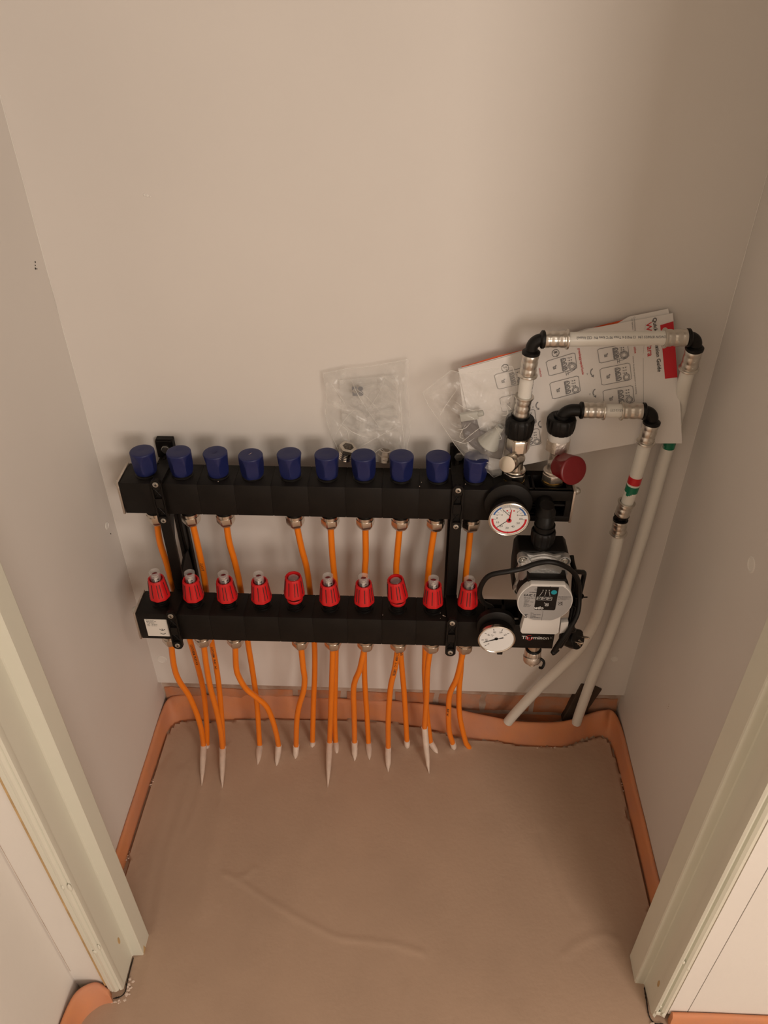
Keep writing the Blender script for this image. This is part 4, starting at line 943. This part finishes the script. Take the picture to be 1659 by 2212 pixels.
# motor cap in black, then the white control head
m_ = MB(); hc = .5895; HX = .2685
def circ(r, n=40, z=hc, x=HX, top=None, bot=None, hw=None):
    out = []
    for k in range(n):
        a = 2*math.pi*k/n; px, pz = r*math.cos(a), r*math.sin(a)
        if top is not None and pz > top: pz = top
        if bot is not None and pz < bot: pz = bot
        out.append((x+px, z+pz))
    return out
m_.prism(circ(.0440, 48, top=.0385, bot=-.034), (0,-.170,0), (1,0,0), (0,0,1), (0,-1,0), .025); m_.box((HX+.001, -.1825, hc+.0300), (.064, .025, .0215)); m_.prism(circ(.0380, 40, top=.030), (0,-.160,0), (1,0,0), (0,0,1), (0,-1,0), .020)
m_.build('motor_cap', 'black', pu, 35, .0015)
m_ = MB()
m_.prism(circ(.0458, 72, top=.0372, bot=-.0430), (0,-.192,0), (1,0,0), (0,0,1), (0,-1,0), .0145)
m_.prism([(HX-.0290,.020+hc),(HX+.0305,.020+hc),(HX+.0305,.0370+hc),(HX+.0280,.0395+hc),(HX-.0265,.0395+hc),(HX-.0290,.0370+hc)], (0,-.196,0), (1,0,0), (0,0,1), (0,-1,0), .0108)
m_.build('control_head', 'white_plastic', pu, 35, .0012)
m_ = MB(); m_.prism([(HX-.0280,.560),(HX+.0320,.560),(HX+.0335,.512),(HX+.0300,.5070),(HX-.0290,.5070),(HX-.0325,.512)], (0,-.184,0), (1,0,0), (0,0,1), (0,-1,0), .0165)
m_.build('connector_housing', 'white_plastic', pu, 30, .0015)
m_ = MB(); m_.prism([(.3060,.500),(.3190,.506),(.3180,.530),(.3050,.528)], (0,-.180,0), (1,0,0), (0,0,1), (0,-1,0), .012); m_.build('connector_latch', 'white_plastic', pu, 30, .001)
m_ = MB(); m_.prism(circ(.0440, 72, top=.0362, bot=-.0415), (0,-.2062,0), (1,0,0), (0,0,1), (0,-1,0), .0008); lp = m_.build('label_plate', 'grey_label', pu, 30)
R = .0458; yf = -.2072
def hp(off=0): return Print((HX, yf-off, hc), (1,0,0), (0,0,1), sc=R)
k = hp(); q = [(-.36,.76),(.41,.76),(.41,-.34),(.37,-.38),(-.32,-.38),(-.36,-.34)]; m_ = MB(); m_.prism([(HX+a*R, hc+b_*R) for a, b_ in q], (0,yf+.0004,0), (1,0,0), (0,0,1), (0,-1,0), .0005); m_.build('display_panel', 'black2', lp, 0)
k = hp(.0006); k.text('wilo', -.20, -.275, .20, bold=.02, shear=.12)
for j, a in enumerate((-.16, -.05, .06)):
    k.line([(a+.02,.56),(-.24+.19*j+(.0 if j else -.0),.33)], .010); bx = -.24+.19*j
    k.line([(bx-.08,.13),(bx+.08,.13),(bx+.08,.28),(bx-.08,.28)], .010, True); k.line([(bx-.05,.17),(bx-.05,.24),(bx+.0,.20),(bx+.05,.24)], .012)
    k.poly([(a,.60),(a+.035,.60),(a+.035,.63),(a,.63)])
k.line([(.02,-.16),(.13,-.16),(.13,-.03),(.02,-.03)], .014, True); k.text('A', .075, -.095, .12, bold=.02); k.disc(-.02, -.01, .018, 8)
k.build('display_print', 'print_white', lp, 0)
k = hp(.0006); k.disc(.26, .52, .105); k.build('button_mark', 'print_teal', lp, 0)
k = hp(.0); k.poly([(.08,.72),(.11,.72),(.11,.79),(.08,.79)])
k.text('EAC', -.66, .33, .15, bold=.02); k.text('C E', -.48, .33, .15, bold=.02, sx=.9)
k.arc(-.40, .62, .035, .045, 0, 360, 16); k.text('VDE', -.56, .48, .07); k.text('mm', -.43, .48, .09, bold=.02)
k.text('EEI<0.20 Part 3', -.58, .20, .065, bold=.01)
for j, s in enumerate(('PARA 15', '130/6-43', '4254481   W:22', '230V~', '50/60Hz', 'IPX4D TF95', 'P(W) 3-43')): k.text(s, -.76, .11-.055*j, .052, align='LEFT')
k.text('UK', .57, .00, .12, bold=.02); k.text('CA', .57, -.09, .12, bold=.02)
for j, s in enumerate(('WILO SE Nortkirchenstr.', '44263 Dortmund', 'D - 44263 Dortmund', 'Made in France')): k.text(s, .43, .30-.05*j, .048, align='LEFT')
k.line([(-.66,-.62),(-.58,-.74)], .018); k.line([(-.58,-.62),(-.66,-.74)], .018); k.line([(-.68,-.62),(-.55,-.62)], .016); k.poly([(-.67,-.80),(-.57,-.80),(-.57,-.77),(-.67,-.77)])
for j, s in enumerate(('Para', '15-130/6-43/SC', '4248082', 'Serie 22W0512')): k.text(s, -.46, -.56-.075*j, .06, align='LEFT', bold=.01)
k.line([(-.02,-.44),(-.02,-.92)], .008)
k.build('label_print', 'print_black', lp, 0)

# ================================================================== power cable with plug
pc_ = thing('power_cable', 'black power cable looped round the pump, ending in a plug', 'cable', (.33, -.15, .45))
c1 = spline([(.1930, -.146, .500), (.1885, -.155, .5248), (.1719, -.170, .550), (.1615, -.185, .5846), (.1638, -.190, .6137), (.1757, -.193, .6351), (.2043, -.192, .6430), (.2263, -.188, .6462), (.2473, -.186, .6555), (.269, -.186, .6605), (.2907, -.184, .6535), (.3124, -.175, .6316), (.3270, -.170, .6050), (.3335, -.172, .5700), (.3322, -.185, .5443), (.3222, -.195, .5200), (.3110, -.200, .4960), (.3006, -.200, .4660)], 7)
m_ = MB(); m_.tube(c1, .0043, 16); m_.build('cord', 'black2', pc_)
c2 = spline([(.3250, -.105, .6060), (.3258, -.115, .6000), (.3275, -.135, .5950), (.3262, -.150, .5820), (.3270, -.160, .5500), (.3250, -.176, .5250), (.3150, -.190, .4980), (.3040, -.192, .4640), (.3000, -.196, .4560), (.3085, -.190, .4600)], 7)
m_ = MB(); m_.tube(c2, .0045, 14); m_.build('cord_coil', 'black2', pc_)
c3 = spline([(.3180, -.163, .6200), (.3330, -.152, .6100), (.3412, -.145, .6020), (.3425, -.143, .5880), (.3404, -.148, .5600), (.3360, -.155, .5300), (.3330, -.160, .5050), (.3390, -.150, .4700)], 7)
m_ = MB(); m_.tube(c3, .0042, 14); m_.build('cord_coil', 'black2', pc_)
c4 = spline([(.3230, -.158, .6080), (.3300, -.163, .5800), (.3320, -.172, .5480), (.3270, -.182, .5180), (.3190, -.190, .4900), (.3120, -.188, .4650)], 7)
m_ = MB(); m_.tube(c4, .0046, 14); m_.build('cord_coil', 'black2', pc_)
m_ = MB()
for p_, ax in ((V((.3335, -.166, .5680)), V((0,.1,1))), (V((.3310, -.168, .5500)), V((.1,0,1)))):
    m_.lathe([(.0090, -.0012), (.0094, 0), (.0090, .0012)], p_, ax, 20)
m_.tube([(.342, -.168, .5665), (.3475, -.171, .5700)], .0012, 6); m_.build('cable_tie', 'black2', pc_)
# schuko plug: body axis points away from the wall, right and up
ax = V((.62, -.62, .42)).normalized(); o = V((.3520, -.128, .4230)); e1 = V((0,0,1)); e1 = (e1-ax*e1.dot(ax)).normalized(); e2 = ax.cross(e1)
def notch(t, h, r):
    a = abs(((t+math.pi) % (2*math.pi))-math.pi); b2 = abs(a-math.pi/2)
    return r*(.90 if b2 < .20 and h > -.004 else 1)
m_ = MB(); m_.lathe([(.0125, -.026), (.0160, -.022), (.0182, -.012), (.0192, -.004), (.0190, .0085), (.0180, .0095)], o, ax, 64, notch, True, tuple(e1))
plug = m_.build('plug', 'black2', pc_, 30)
m_ = MB(); m_.tube(spline([(.3390, -.150, .4700), (.3430, -.142, .4600), (.3440, -.130, .4480), (.3425, -.124, .4380)], 5), [.0052]*6+[.006]*5+[.0078]*5, 14); m_.build('strain_relief', 'black2', plug)
for s_ in (-1, 1):
    m_ = MB(); m_.lathe([(.0024, .008), (.0024, .0260), (.0016, .0280), (.0003, .0283)], o+e1*.0015+(e2*s_)*.0095, ax, 16); m_.build('contact_pin', 'nickel', plug)
m_ = MB()
m_.lathe([(.0036, .0090), (.0050, .0098), (.0036, .0099)], o-e1*.006, ax, 20, cap=False); m_.box(o-e1*.0130+ax*.0098, (.0025, .0012, .007)); m_.build('earth_contact', 'nickel', plug)
m_ = MB(); m_.lathe([(.0036, .0090), (.0034, .0100), (.0003, .0100)], o-e1*.006, ax, 18); m_.build('earth_socket', 'dark', plug)

# ================================================================== leaflets behind the pipes
def sheet_y(z):
    return -.045 if z < .87 else -.045+(z-.87)/.13*.033
def sheet(name, poly, dy, label, n=26, curl=None, material='paper', cat='leaflet', group='leaflets behind the white pipes'):
    """thin sheet leaning on the wall: outline poly in (x,z), bent by sheet_y, given real thickness"""
    bm = bmesh.new(); x0, x1 = min(p[0] for p in poly), max(p[0] for p in poly); z0, z1 = min(p[1] for p in poly), max(p[1] for p in poly)
    f = bm.faces.new([bm.verts.new((p[0], 0, p[1])) for p in poly])
    for i in range(1, n):
        for co, no in (((x0+(x1-x0)*i/n, 0, 0), (1,0,0)), ((0, 0, z0+(z1-z0)*i/n), (0,0,1))):
            bmesh.ops.bisect_plane(bm, geom=bm.verts[:]+bm.edges[:]+bm.faces[:], plane_co=co, plane_no=no)
    for v in bm.verts: v.co.y = sheet_y(v.co.z)+dy+(curl(v.co.x, v.co.z) if curl else 0)
    r = bmesh.ops.solidify(bm, geom=bm.faces[:], thickness=.0005)
    bmesh.ops.recalc_face_normals(bm, faces=bm.faces)
    me = bpy.data.meshes.new(name); bm.to_mesh(me); bm.free(); me.shade_smooth(); me.set_sharp_from_angle(angle=.8); me.materials.append(M[material])
    o = bpy.data.objects.new(name, me); COL.objects.link(o); tag(o, label, cat, group); return o
cv = lambda x, z: -.0016*math.sin((x-.11)*22)*(1 if x < .40 else .3)+.0008*noise.noise(V((x*20, z*20, 0)))
back = sheet('booklet', [(.1181,.9290),(.1742,.9470),(.1950,.9518),(.2238,.9590),(.3316,.9935),(.4208,1.0175),(.4230,1.006),(.400,.80),(.15,.80)], .0040, 'orange backed booklet, only its top edge showing behind the leaflets', material='print_orange', curl=cv)
mid = sheet('leaflet', [(.1131,.9268),(.1744,.9450),(.2262,.9603),(.3108,.9895),(.3500,.9935),(.3720,1.0080),(.4300,1.0205),(.4330,1.010),(.41,.80),(.14,.76)], .0022, 'white middle leaflet, seen as a strip along the top edge', curl=cv)
fr = sheet('leaflet', [(.1131,.9262),(.1744,.9440),(.2262,.9595),(.3108,.9890),(.3698,1.0014),(.4369,1.0150),(.4400,1.003),(.4586,.9190),(.4660,.89),(.4881,.8045),(.4277,.8033),(.4162,.8040),(.3073,.7752),(.2318,.7560),(.175,.745),(.150,.79)], -.0002, 'front leaflet with diagrams and a red corner block', curl=cv)
def onsheet(off=.0008):
    return lambda a, b_: V((a, sheet_y(b_)-.0002+cv(a, b_)-.0007-off, b_))
k = Print((0,0,0), (1,0,0), (0,0,1), onsheet()); g = Print((0,0,0), (1,0,0), (0,0,1), onsheet()); rd = Print((0,0,0), (1,0,0), (0,0,1), onsheet()); rb = Print((0,0,0), (1,0,0), (0,0,1), onsheet(.0006))
# red block, tessellated to follow the bend
q = [(.4202,.9975),(.4393,1.0035),(.4586,.9192),(.4395,.9168)]
for i in range(10):
    f0, f1 = i/10, (i+1)/10
    L0 = [q[0][j]+(q[3][j]-q[0][j])*f0 for j in (0,1)]; L1 = [q[0][j]+(q[3][j]-q[0][j])*f1 for j in (0,1)]
    R0 = [q[1][j]+(q[2][j]-q[1][j])*f0 for j in (0,1)]; R1 = [q[1][j]+(q[2][j]-q[1][j])*f1 for j in (0,1)]
    rb.poly([L0, R0, R1, L1])
rb.build('red_block_print', 'print_red', fr, 0)
k.text('Quick Installation Guide', .4195, .968, .0085, -76.5, bold=.012)
rd.text('Wilo-Para', .4065, .976, .0125, -79, bold=.005)
g.text('Commissioning', .3815, .9985, .0036, -78); g.text('and operation', .3780, .9985, .0030, -78)
def diagram(TL, TR, BR, BL, finger=False, tone=None):
    G = tone or g
    def mp(u, v): return tuple((TL[j]*(1-u)*(1-v)+TR[j]*u*(1-v)+BR[j]*u*v+BL[j]*(1-u)*v) for j in (0,1))
    c = .07; out = [(c,0),(1-c,0),(1,c),(1,1-c),(1-c,1),(c,1),(0,1-c),(0,c)]
    G.line([mp(*p) for p in out], .0007, True)
    for j in range(3):
        v0 = .16+.27*j; G.line([mp(.50,v0),mp(.60,v0),mp(.66,v0+.05),mp(.66,v0+.15),mp(.60,v0+.20),mp(.50,v0+.20)], .0012, True); G.line([mp(.53,v0+.14),mp(.53,v0+.06),mp(.57,v0+.10),mp(.61,v0+.05)], .0010)
        for i_ in range(2): p = mp(.78+.07*i_, .22+.16*j); G.disc(p[0], p[1], .0010, 8)
        p = mp(.74, .20+.16*j); G.text('x', p[0], p[1], .0030, -77)
    p = mp(.24, .55); G.line([mp(.20,.50),mp(.28,.50),mp(.28,.64),mp(.20,.64)], .0008, True); G.text('A', p[0], p[1]-.0006, .0036, -77, bold=.02); p = mp(.30, .46); G.disc(p[0], p[1], .0011, 8)
    p = mp(.84, .80); G.arc(p[0], p[1], .0030, .0037, 0, 360, 20); G.arc(p[0], p[1], .0047, .0056, 0, 360, 24)
    if finger:
        G.arc(p[0], p[1], .0062, .0068, -60, 170, 20); a = mp(.52, .98); b2 = mp(.60, 1.18); G.line([a, (p[0]-.006, p[1]+.003)], .0007); G.line([b2, (p[0]+.004, p[1]-.005)], .0007); a = mp(.60, 1.0); G.line([a, (a[0]+.0015, a[1]-.006)], .0007); G.line([(a[0]+.003, a[1]+.001), (a[0]+.0045, a[1]-.005)], .0007)
diagram((.3359,.9298),(.3813,.9403),(.3877,.9147),(.3421,.9043)); diagram((.2503,.9408),(.2946,.9544),(.3004,.9297),(.2574,.9183), True); diagram((.2591,.9071),(.3037,.9189),(.3096,.8936),(.2662,.8815))
diagram((.3290,.9600),(.3742,.9690),(.3790,.9495),(.3346,.9383), True); diagram((.3446,.8959),(.3902,.9057),(.3966,.8791),(.3507,.8694)); diagram((.1700,.9200),(.2160,.9318),(.2215,.9080),(.1775,.8970)); diagram((.1810,.8840),(.2270,.8950),(.2325,.8700),(.1870,.8600))
diagram((.2000,.8560),(.2390,.8650),(.2450,.8390),(.2060,.8290)); diagram((.2130,.8210),(.2500,.8290),(.2570,.7990),(.2190,.7900))
for a, b_, s in ((.2644,.9534,'8'), (.1869,.9307,'5')): k.arc(a, b_, .0052, .0059, 0, 360, 28); k.text(s, a-.0005, b_+.0012, .0075, -80, bold=.01); k.text('30', a+.0022, b_-.0028, .0030, -75)
for a, b_ in ((.3230,.9250),(.3305,.8930),(.2415,.8720),(.2490,.8380)):
    g.arc(a+.005, b_, .0052, .0066, 120, 235, 12); g.poly([(a+.0005,b_-.0065),(a+.0045,b_-.0040),(a+.0050,b_-.0085)]); g.text('2x', a-.0055, b_-.003, .0030, -75)
rd.text('groepslang/groepsdel functie', .3055, .941, .0052, -75, sx=.70, bold=.01); rd.text('utine', .3870, .9600, .0052, -75, bold=.01); rd.text('ontlucht', .2430, .924, .0042, -75)
for j in range(3):
    g.text('wanneer de pomp aangesloten is de instelling', .3915-.0, .9215-.0, .0030, -77.5, sx=1.1) if j == 0 else None
g.line([(.3975,.999),(.4005,.955)], .0002); g.line([(.4012,.948),(.4110,.880),(.4165,.83)], .0003)
k.build('black_print', 'print_black', fr, 0); g.build('diagram_print', 'print_grey', fr, 0); rd.build('red_print', 'print_red', fr, 0)

# ================================================================== clear plastic bags and what they hold
def film(name, outline, ylo, yhi, material, label, seed, amp=.0035, nx_=46, nz_=46, cat='bag'):
    """crumpled film bag: two sheets following the outline, closed at the rim"""
    P = [V((p[0], 0, p[1])) for p in outline]; D = [0]
    Q = P+[P[0]]
    for a, b_ in zip(Q[:-1], Q[1:]): D.append(D[-1]+(b_-a).length)
    def rim(s):
        s = (s % 1)*D[-1]; i = max(j for j in range(len(D)-1) if D[j] <= s); return Q[i].lerp(Q[i+1], (s-D[i])/(D[i+1]-D[i]))
    nr, na = 26, 120; c = sum(P, V())/len(P); m_ = MB()
    for side in (0, 1):
        vs = []
        for j in range(nr+1):
            f = j/nr
            for i in range(na):
                p = c.lerp(rim(i/na), f); yb = yhi(p.x, p.z) if side else ylo(p.x, p.z); mid_ = (yhi(p.x, p.z)+ylo(p.x, p.z))/2
                e = min(1, (1-f)*5); y_ = mid_+(yb-mid_)*e**.6
                n1 = 1-abs(noise.noise(V((p.x*26+seed, p.z*19, side*3)))*2); n2 = 1-abs(noise.noise(V((p.x*60, p.z*47+seed, side*5)))*2); n3 = 1-abs(noise.noise(V((p.x*18+p.z*30, seed*2, side)))*2.2)
                y_ -= amp*(n1**3*.9+n2**3*.45+n3**5*.8)*(.35 if f > .97 else 1)-amp*.4
                vs.append((p.x+.0012*noise.noise(V((p.z*70, seed, 1))), y_, p.z+.0012*noise.noise(V((p.x*70, seed, 2)))))
        m_.add(vs, [(j*na+i, j*na+(i+1) % na, (j+1)*na+(i+1) % na, (j+1)*na+i) for j in range(nr) for i in range(na)])
    o = m_.build(name, material, None, 180); tag(o, label, cat, 'clear plastic bags lying on the bar')
    rg = random.Random(int(seed*10)); front = lambda x, z: ylo(x, z)-amp*.6
    # sealed rim, and pale tubes that paint highlights along the film's creases
    n = 90; e = MB(); e.tube([V((rim(i/n).x+.0006*noise.noise(V((i*.7, seed, 0))), (ylo(rim(i/n).x, rim(i/n).z)+yhi(rim(i/n).x, rim(i/n).z))/2-.0016*noise.noise(V((i*.5, seed, 3))), rim(i/n).z)) for i in range(n+1)], [.00035+.0004*abs(noise.noise(V((i*.8, 0, seed)))) for i in range(n+1)], 5)
    e.build('sealed_edge', 'crease_glint', o, 60)
    for q in range(10):
        a = rim(rg.random()); b2 = c.lerp(rim(rg.random()), rg.uniform(.1, .9)); a = c.lerp(a, rg.uniform(.55, .98)); L_ = MB()
        m1 = a.lerp(b2, .5)+V((rg.uniform(-.012, .012), 0, rg.uniform(-.012, .012))); cr = spline([V((t.x, front(t.x, t.z), t.z)) for t in (a, m1, b2)], 7)
        L_.tube(cr, [.00012+.0007*math.sin(math.pi*i/(len(cr)-1))*rg.uniform(.3, 1) for i in range(len(cr))], 5); L_.build('crease_glint', 'crease_glint', o, 60)
    return o
film('plastic_bag', [(-.1060,.9060),(-.0682,.9150),(-.0272,.9200),(.0335,.9327),(.0327,.8812),(.0384,.8018),(.0300,.7480),(.0103,.7420),(-.0221,.7410),(-.0751,.7410),(-.0836,.7573),(-.0965,.79),(-.1063,.8308),(-.1009,.8617)],
     lambda x, z: -.0345+max(0, (z-.75))*.10, lambda x, z: -.0060, 'bag', 'small clear plastic bag of metal fittings standing against the wall', 3.3, .0042)
m_ = MB(); m_.prism([(-.0800,.8930),(.0172,.9050),(.0160,.8250),(.005,.800),(-.050,.795),(-.0780,.810)], (0,-.0100,0), (1,0,0), (0,0,1), (0,-1,0), .0006)
tag(m_.build('card_insert', 'bag2', None, 0), 'milky printed insert inside the small clear bag', 'insert')
k = Print((-.0490, -.0220, .8800), (1,0,0), (0,0,1))
k.disc(.0045, .0042, .0042); k.disc(.0050, -.0048, .0042); k.poly([(-.0095,.008),(-.001,.008),(-.001,.0005),(-.005,.005),(-.0095,.0005)]); k.poly([(-.009,-.009),(-.0005,-.009),(-.0005,-.0005),(-.0045,-.005),(-.009,-.001)])
ins = bpy.data.objects['card_insert']; k.build('insert_print', 'print_grey', ins, 0)
m_ = MB()
for j in range(6): m_.lathe([(.0118, -.0014), (.0128, 0), (.0118, .0014)], (-.0740+.0009*j, -.022, .7495+.0036*j), (.25,-.1,1), 32, cap=False)
m_.lathe([(.0112, 0), (.0112, .022), (.0095, .022), (.0095, 0)], (-.0742, -.022, .7470), (.25,-.1,1), 32, cap=False); m_.lathe([(.0158, .020), (.0158, .026), (.0100, .027), (.0098, .020)], (-.0745, -.022, .7475), (.25,-.1,1), 6, cap=False)
tag(m_.build('threaded_fitting', 'nickel', None, 25), 'round threaded metal fitting in the small bag, behind the sixth and seventh caps', 'fitting')
m_ = MB(); m_.lathe([(.0110, 0), (.0110, .020), (.0085, .021), (.0080, .001)], (-.0060, -.024, .7440), (.1,.2,1), 36, hexpure()); m_.lathe([(.0130, .006), (.0130, .012)], (-.0060, -.024, .7440), (.1,.2,1), 36, hexpure())
tag(m_.build('hexagon_fitting', 'nickel_rough', None, 25), 'squarish metal fitting in the small bag, behind the seventh and eighth caps', 'fitting')
ps = lambda x, z: sheet_y(z) if x > .113 else sheet_y(z)+.02
film('plastic_bag', [(.0570,.8990),(.0763,.9170),(.1008,.9390),(.1193,.9330),(.1613,.9420),(.1950,.9480),(.2060,.9100),(.2020,.8600),(.1960,.8200),(.1930,.7800),(.1940,.7480),(.1840,.7430),(.1800,.7420),(.1748,.7500),(.1359,.7749),(.1151,.8021),(.0864,.8461),(.0667,.8758)],
     lambda x, z: -.066-.012*max(0, min(1, (.86-z)/.08)), lambda x, z: -.0520, 'bag', 'larger crumpled clear plastic bag, left of the nickel valves', 8.1, .0050)
m_ = MB(); m_.prism([(.1200,.8480),(.1450,.8560),(.1520,.8300),(.1700,.8250),(.1950,.8420),(.1960,.8120),(.1920,.7740),(.1650,.7800),(.1400,.8000),(.1270,.8180)], (0,-.0530,0), (1,0,0), (0,0,1), (0,-1,0), .008)
tag(m_.build('foam_pad', 'bagged_dark', None, 0, .003), 'dark grey pad inside the larger clear bag', 'pad')
m_ = MB(); m_.lathe([(.0190, 0), (.0195, .0015), (.0070, .030), (.0066, .040), (.0050, .040), (.0050, .030), (.0170, .001)], (.1660, -.0640, .8080), (.45,-.05,.85), 32, cap=False)
tag(m_.build('plastic_funnel', 'milky', None, 30), 'small white funnel shaped part inside the larger clear bag', 'plastic part')
m_ = MB(); m_.box((.1330, -.0630, .8600), (.030, .008, .014), Matrix.Rotation(-.2, 3, 'Y')); m_.lathe([(.0050, 0), (.0050, .010)], (.1460, -.0630, .8640), (.9,-.1,.3), 20)
tag(m_.build('plastic_clip', 'milky', None, 30, .002), 'small white clip inside the larger clear bag, near its left edge', 'plastic part')
# plaster crumbs and sawdust specks on the bars
r_ = random.Random(5); m_ = MB()
for x, y, z in [(-.2880,-.085,UZ1),(-.2850,-.089,UZ1),(.0560,-.092,UZ1),(.0590,-.080,UZ1),(.1330,-.083,UZ1),(-.0050,-.150,LZ1),(.0990,-.141,LZ1),(.1080,-.150,LZ1),(.0990,-.155,LZ1)]:
    m_.box((x, y, z+.0005), (r_.uniform(.0006,.0014), r_.uniform(.0006,.0012), .0008))
m_.box((.1050, -.148, LZ1+.0005), (.0040, .0012, .0008), Matrix.Rotation(-.6, 3, 'Z'))
o = tag(m_.build('plaster_specks', 'screed_pale', None, 0), 'tiny pale specks of plaster scattered on both bars', 'debris'); o['kind'] = 'stuff'
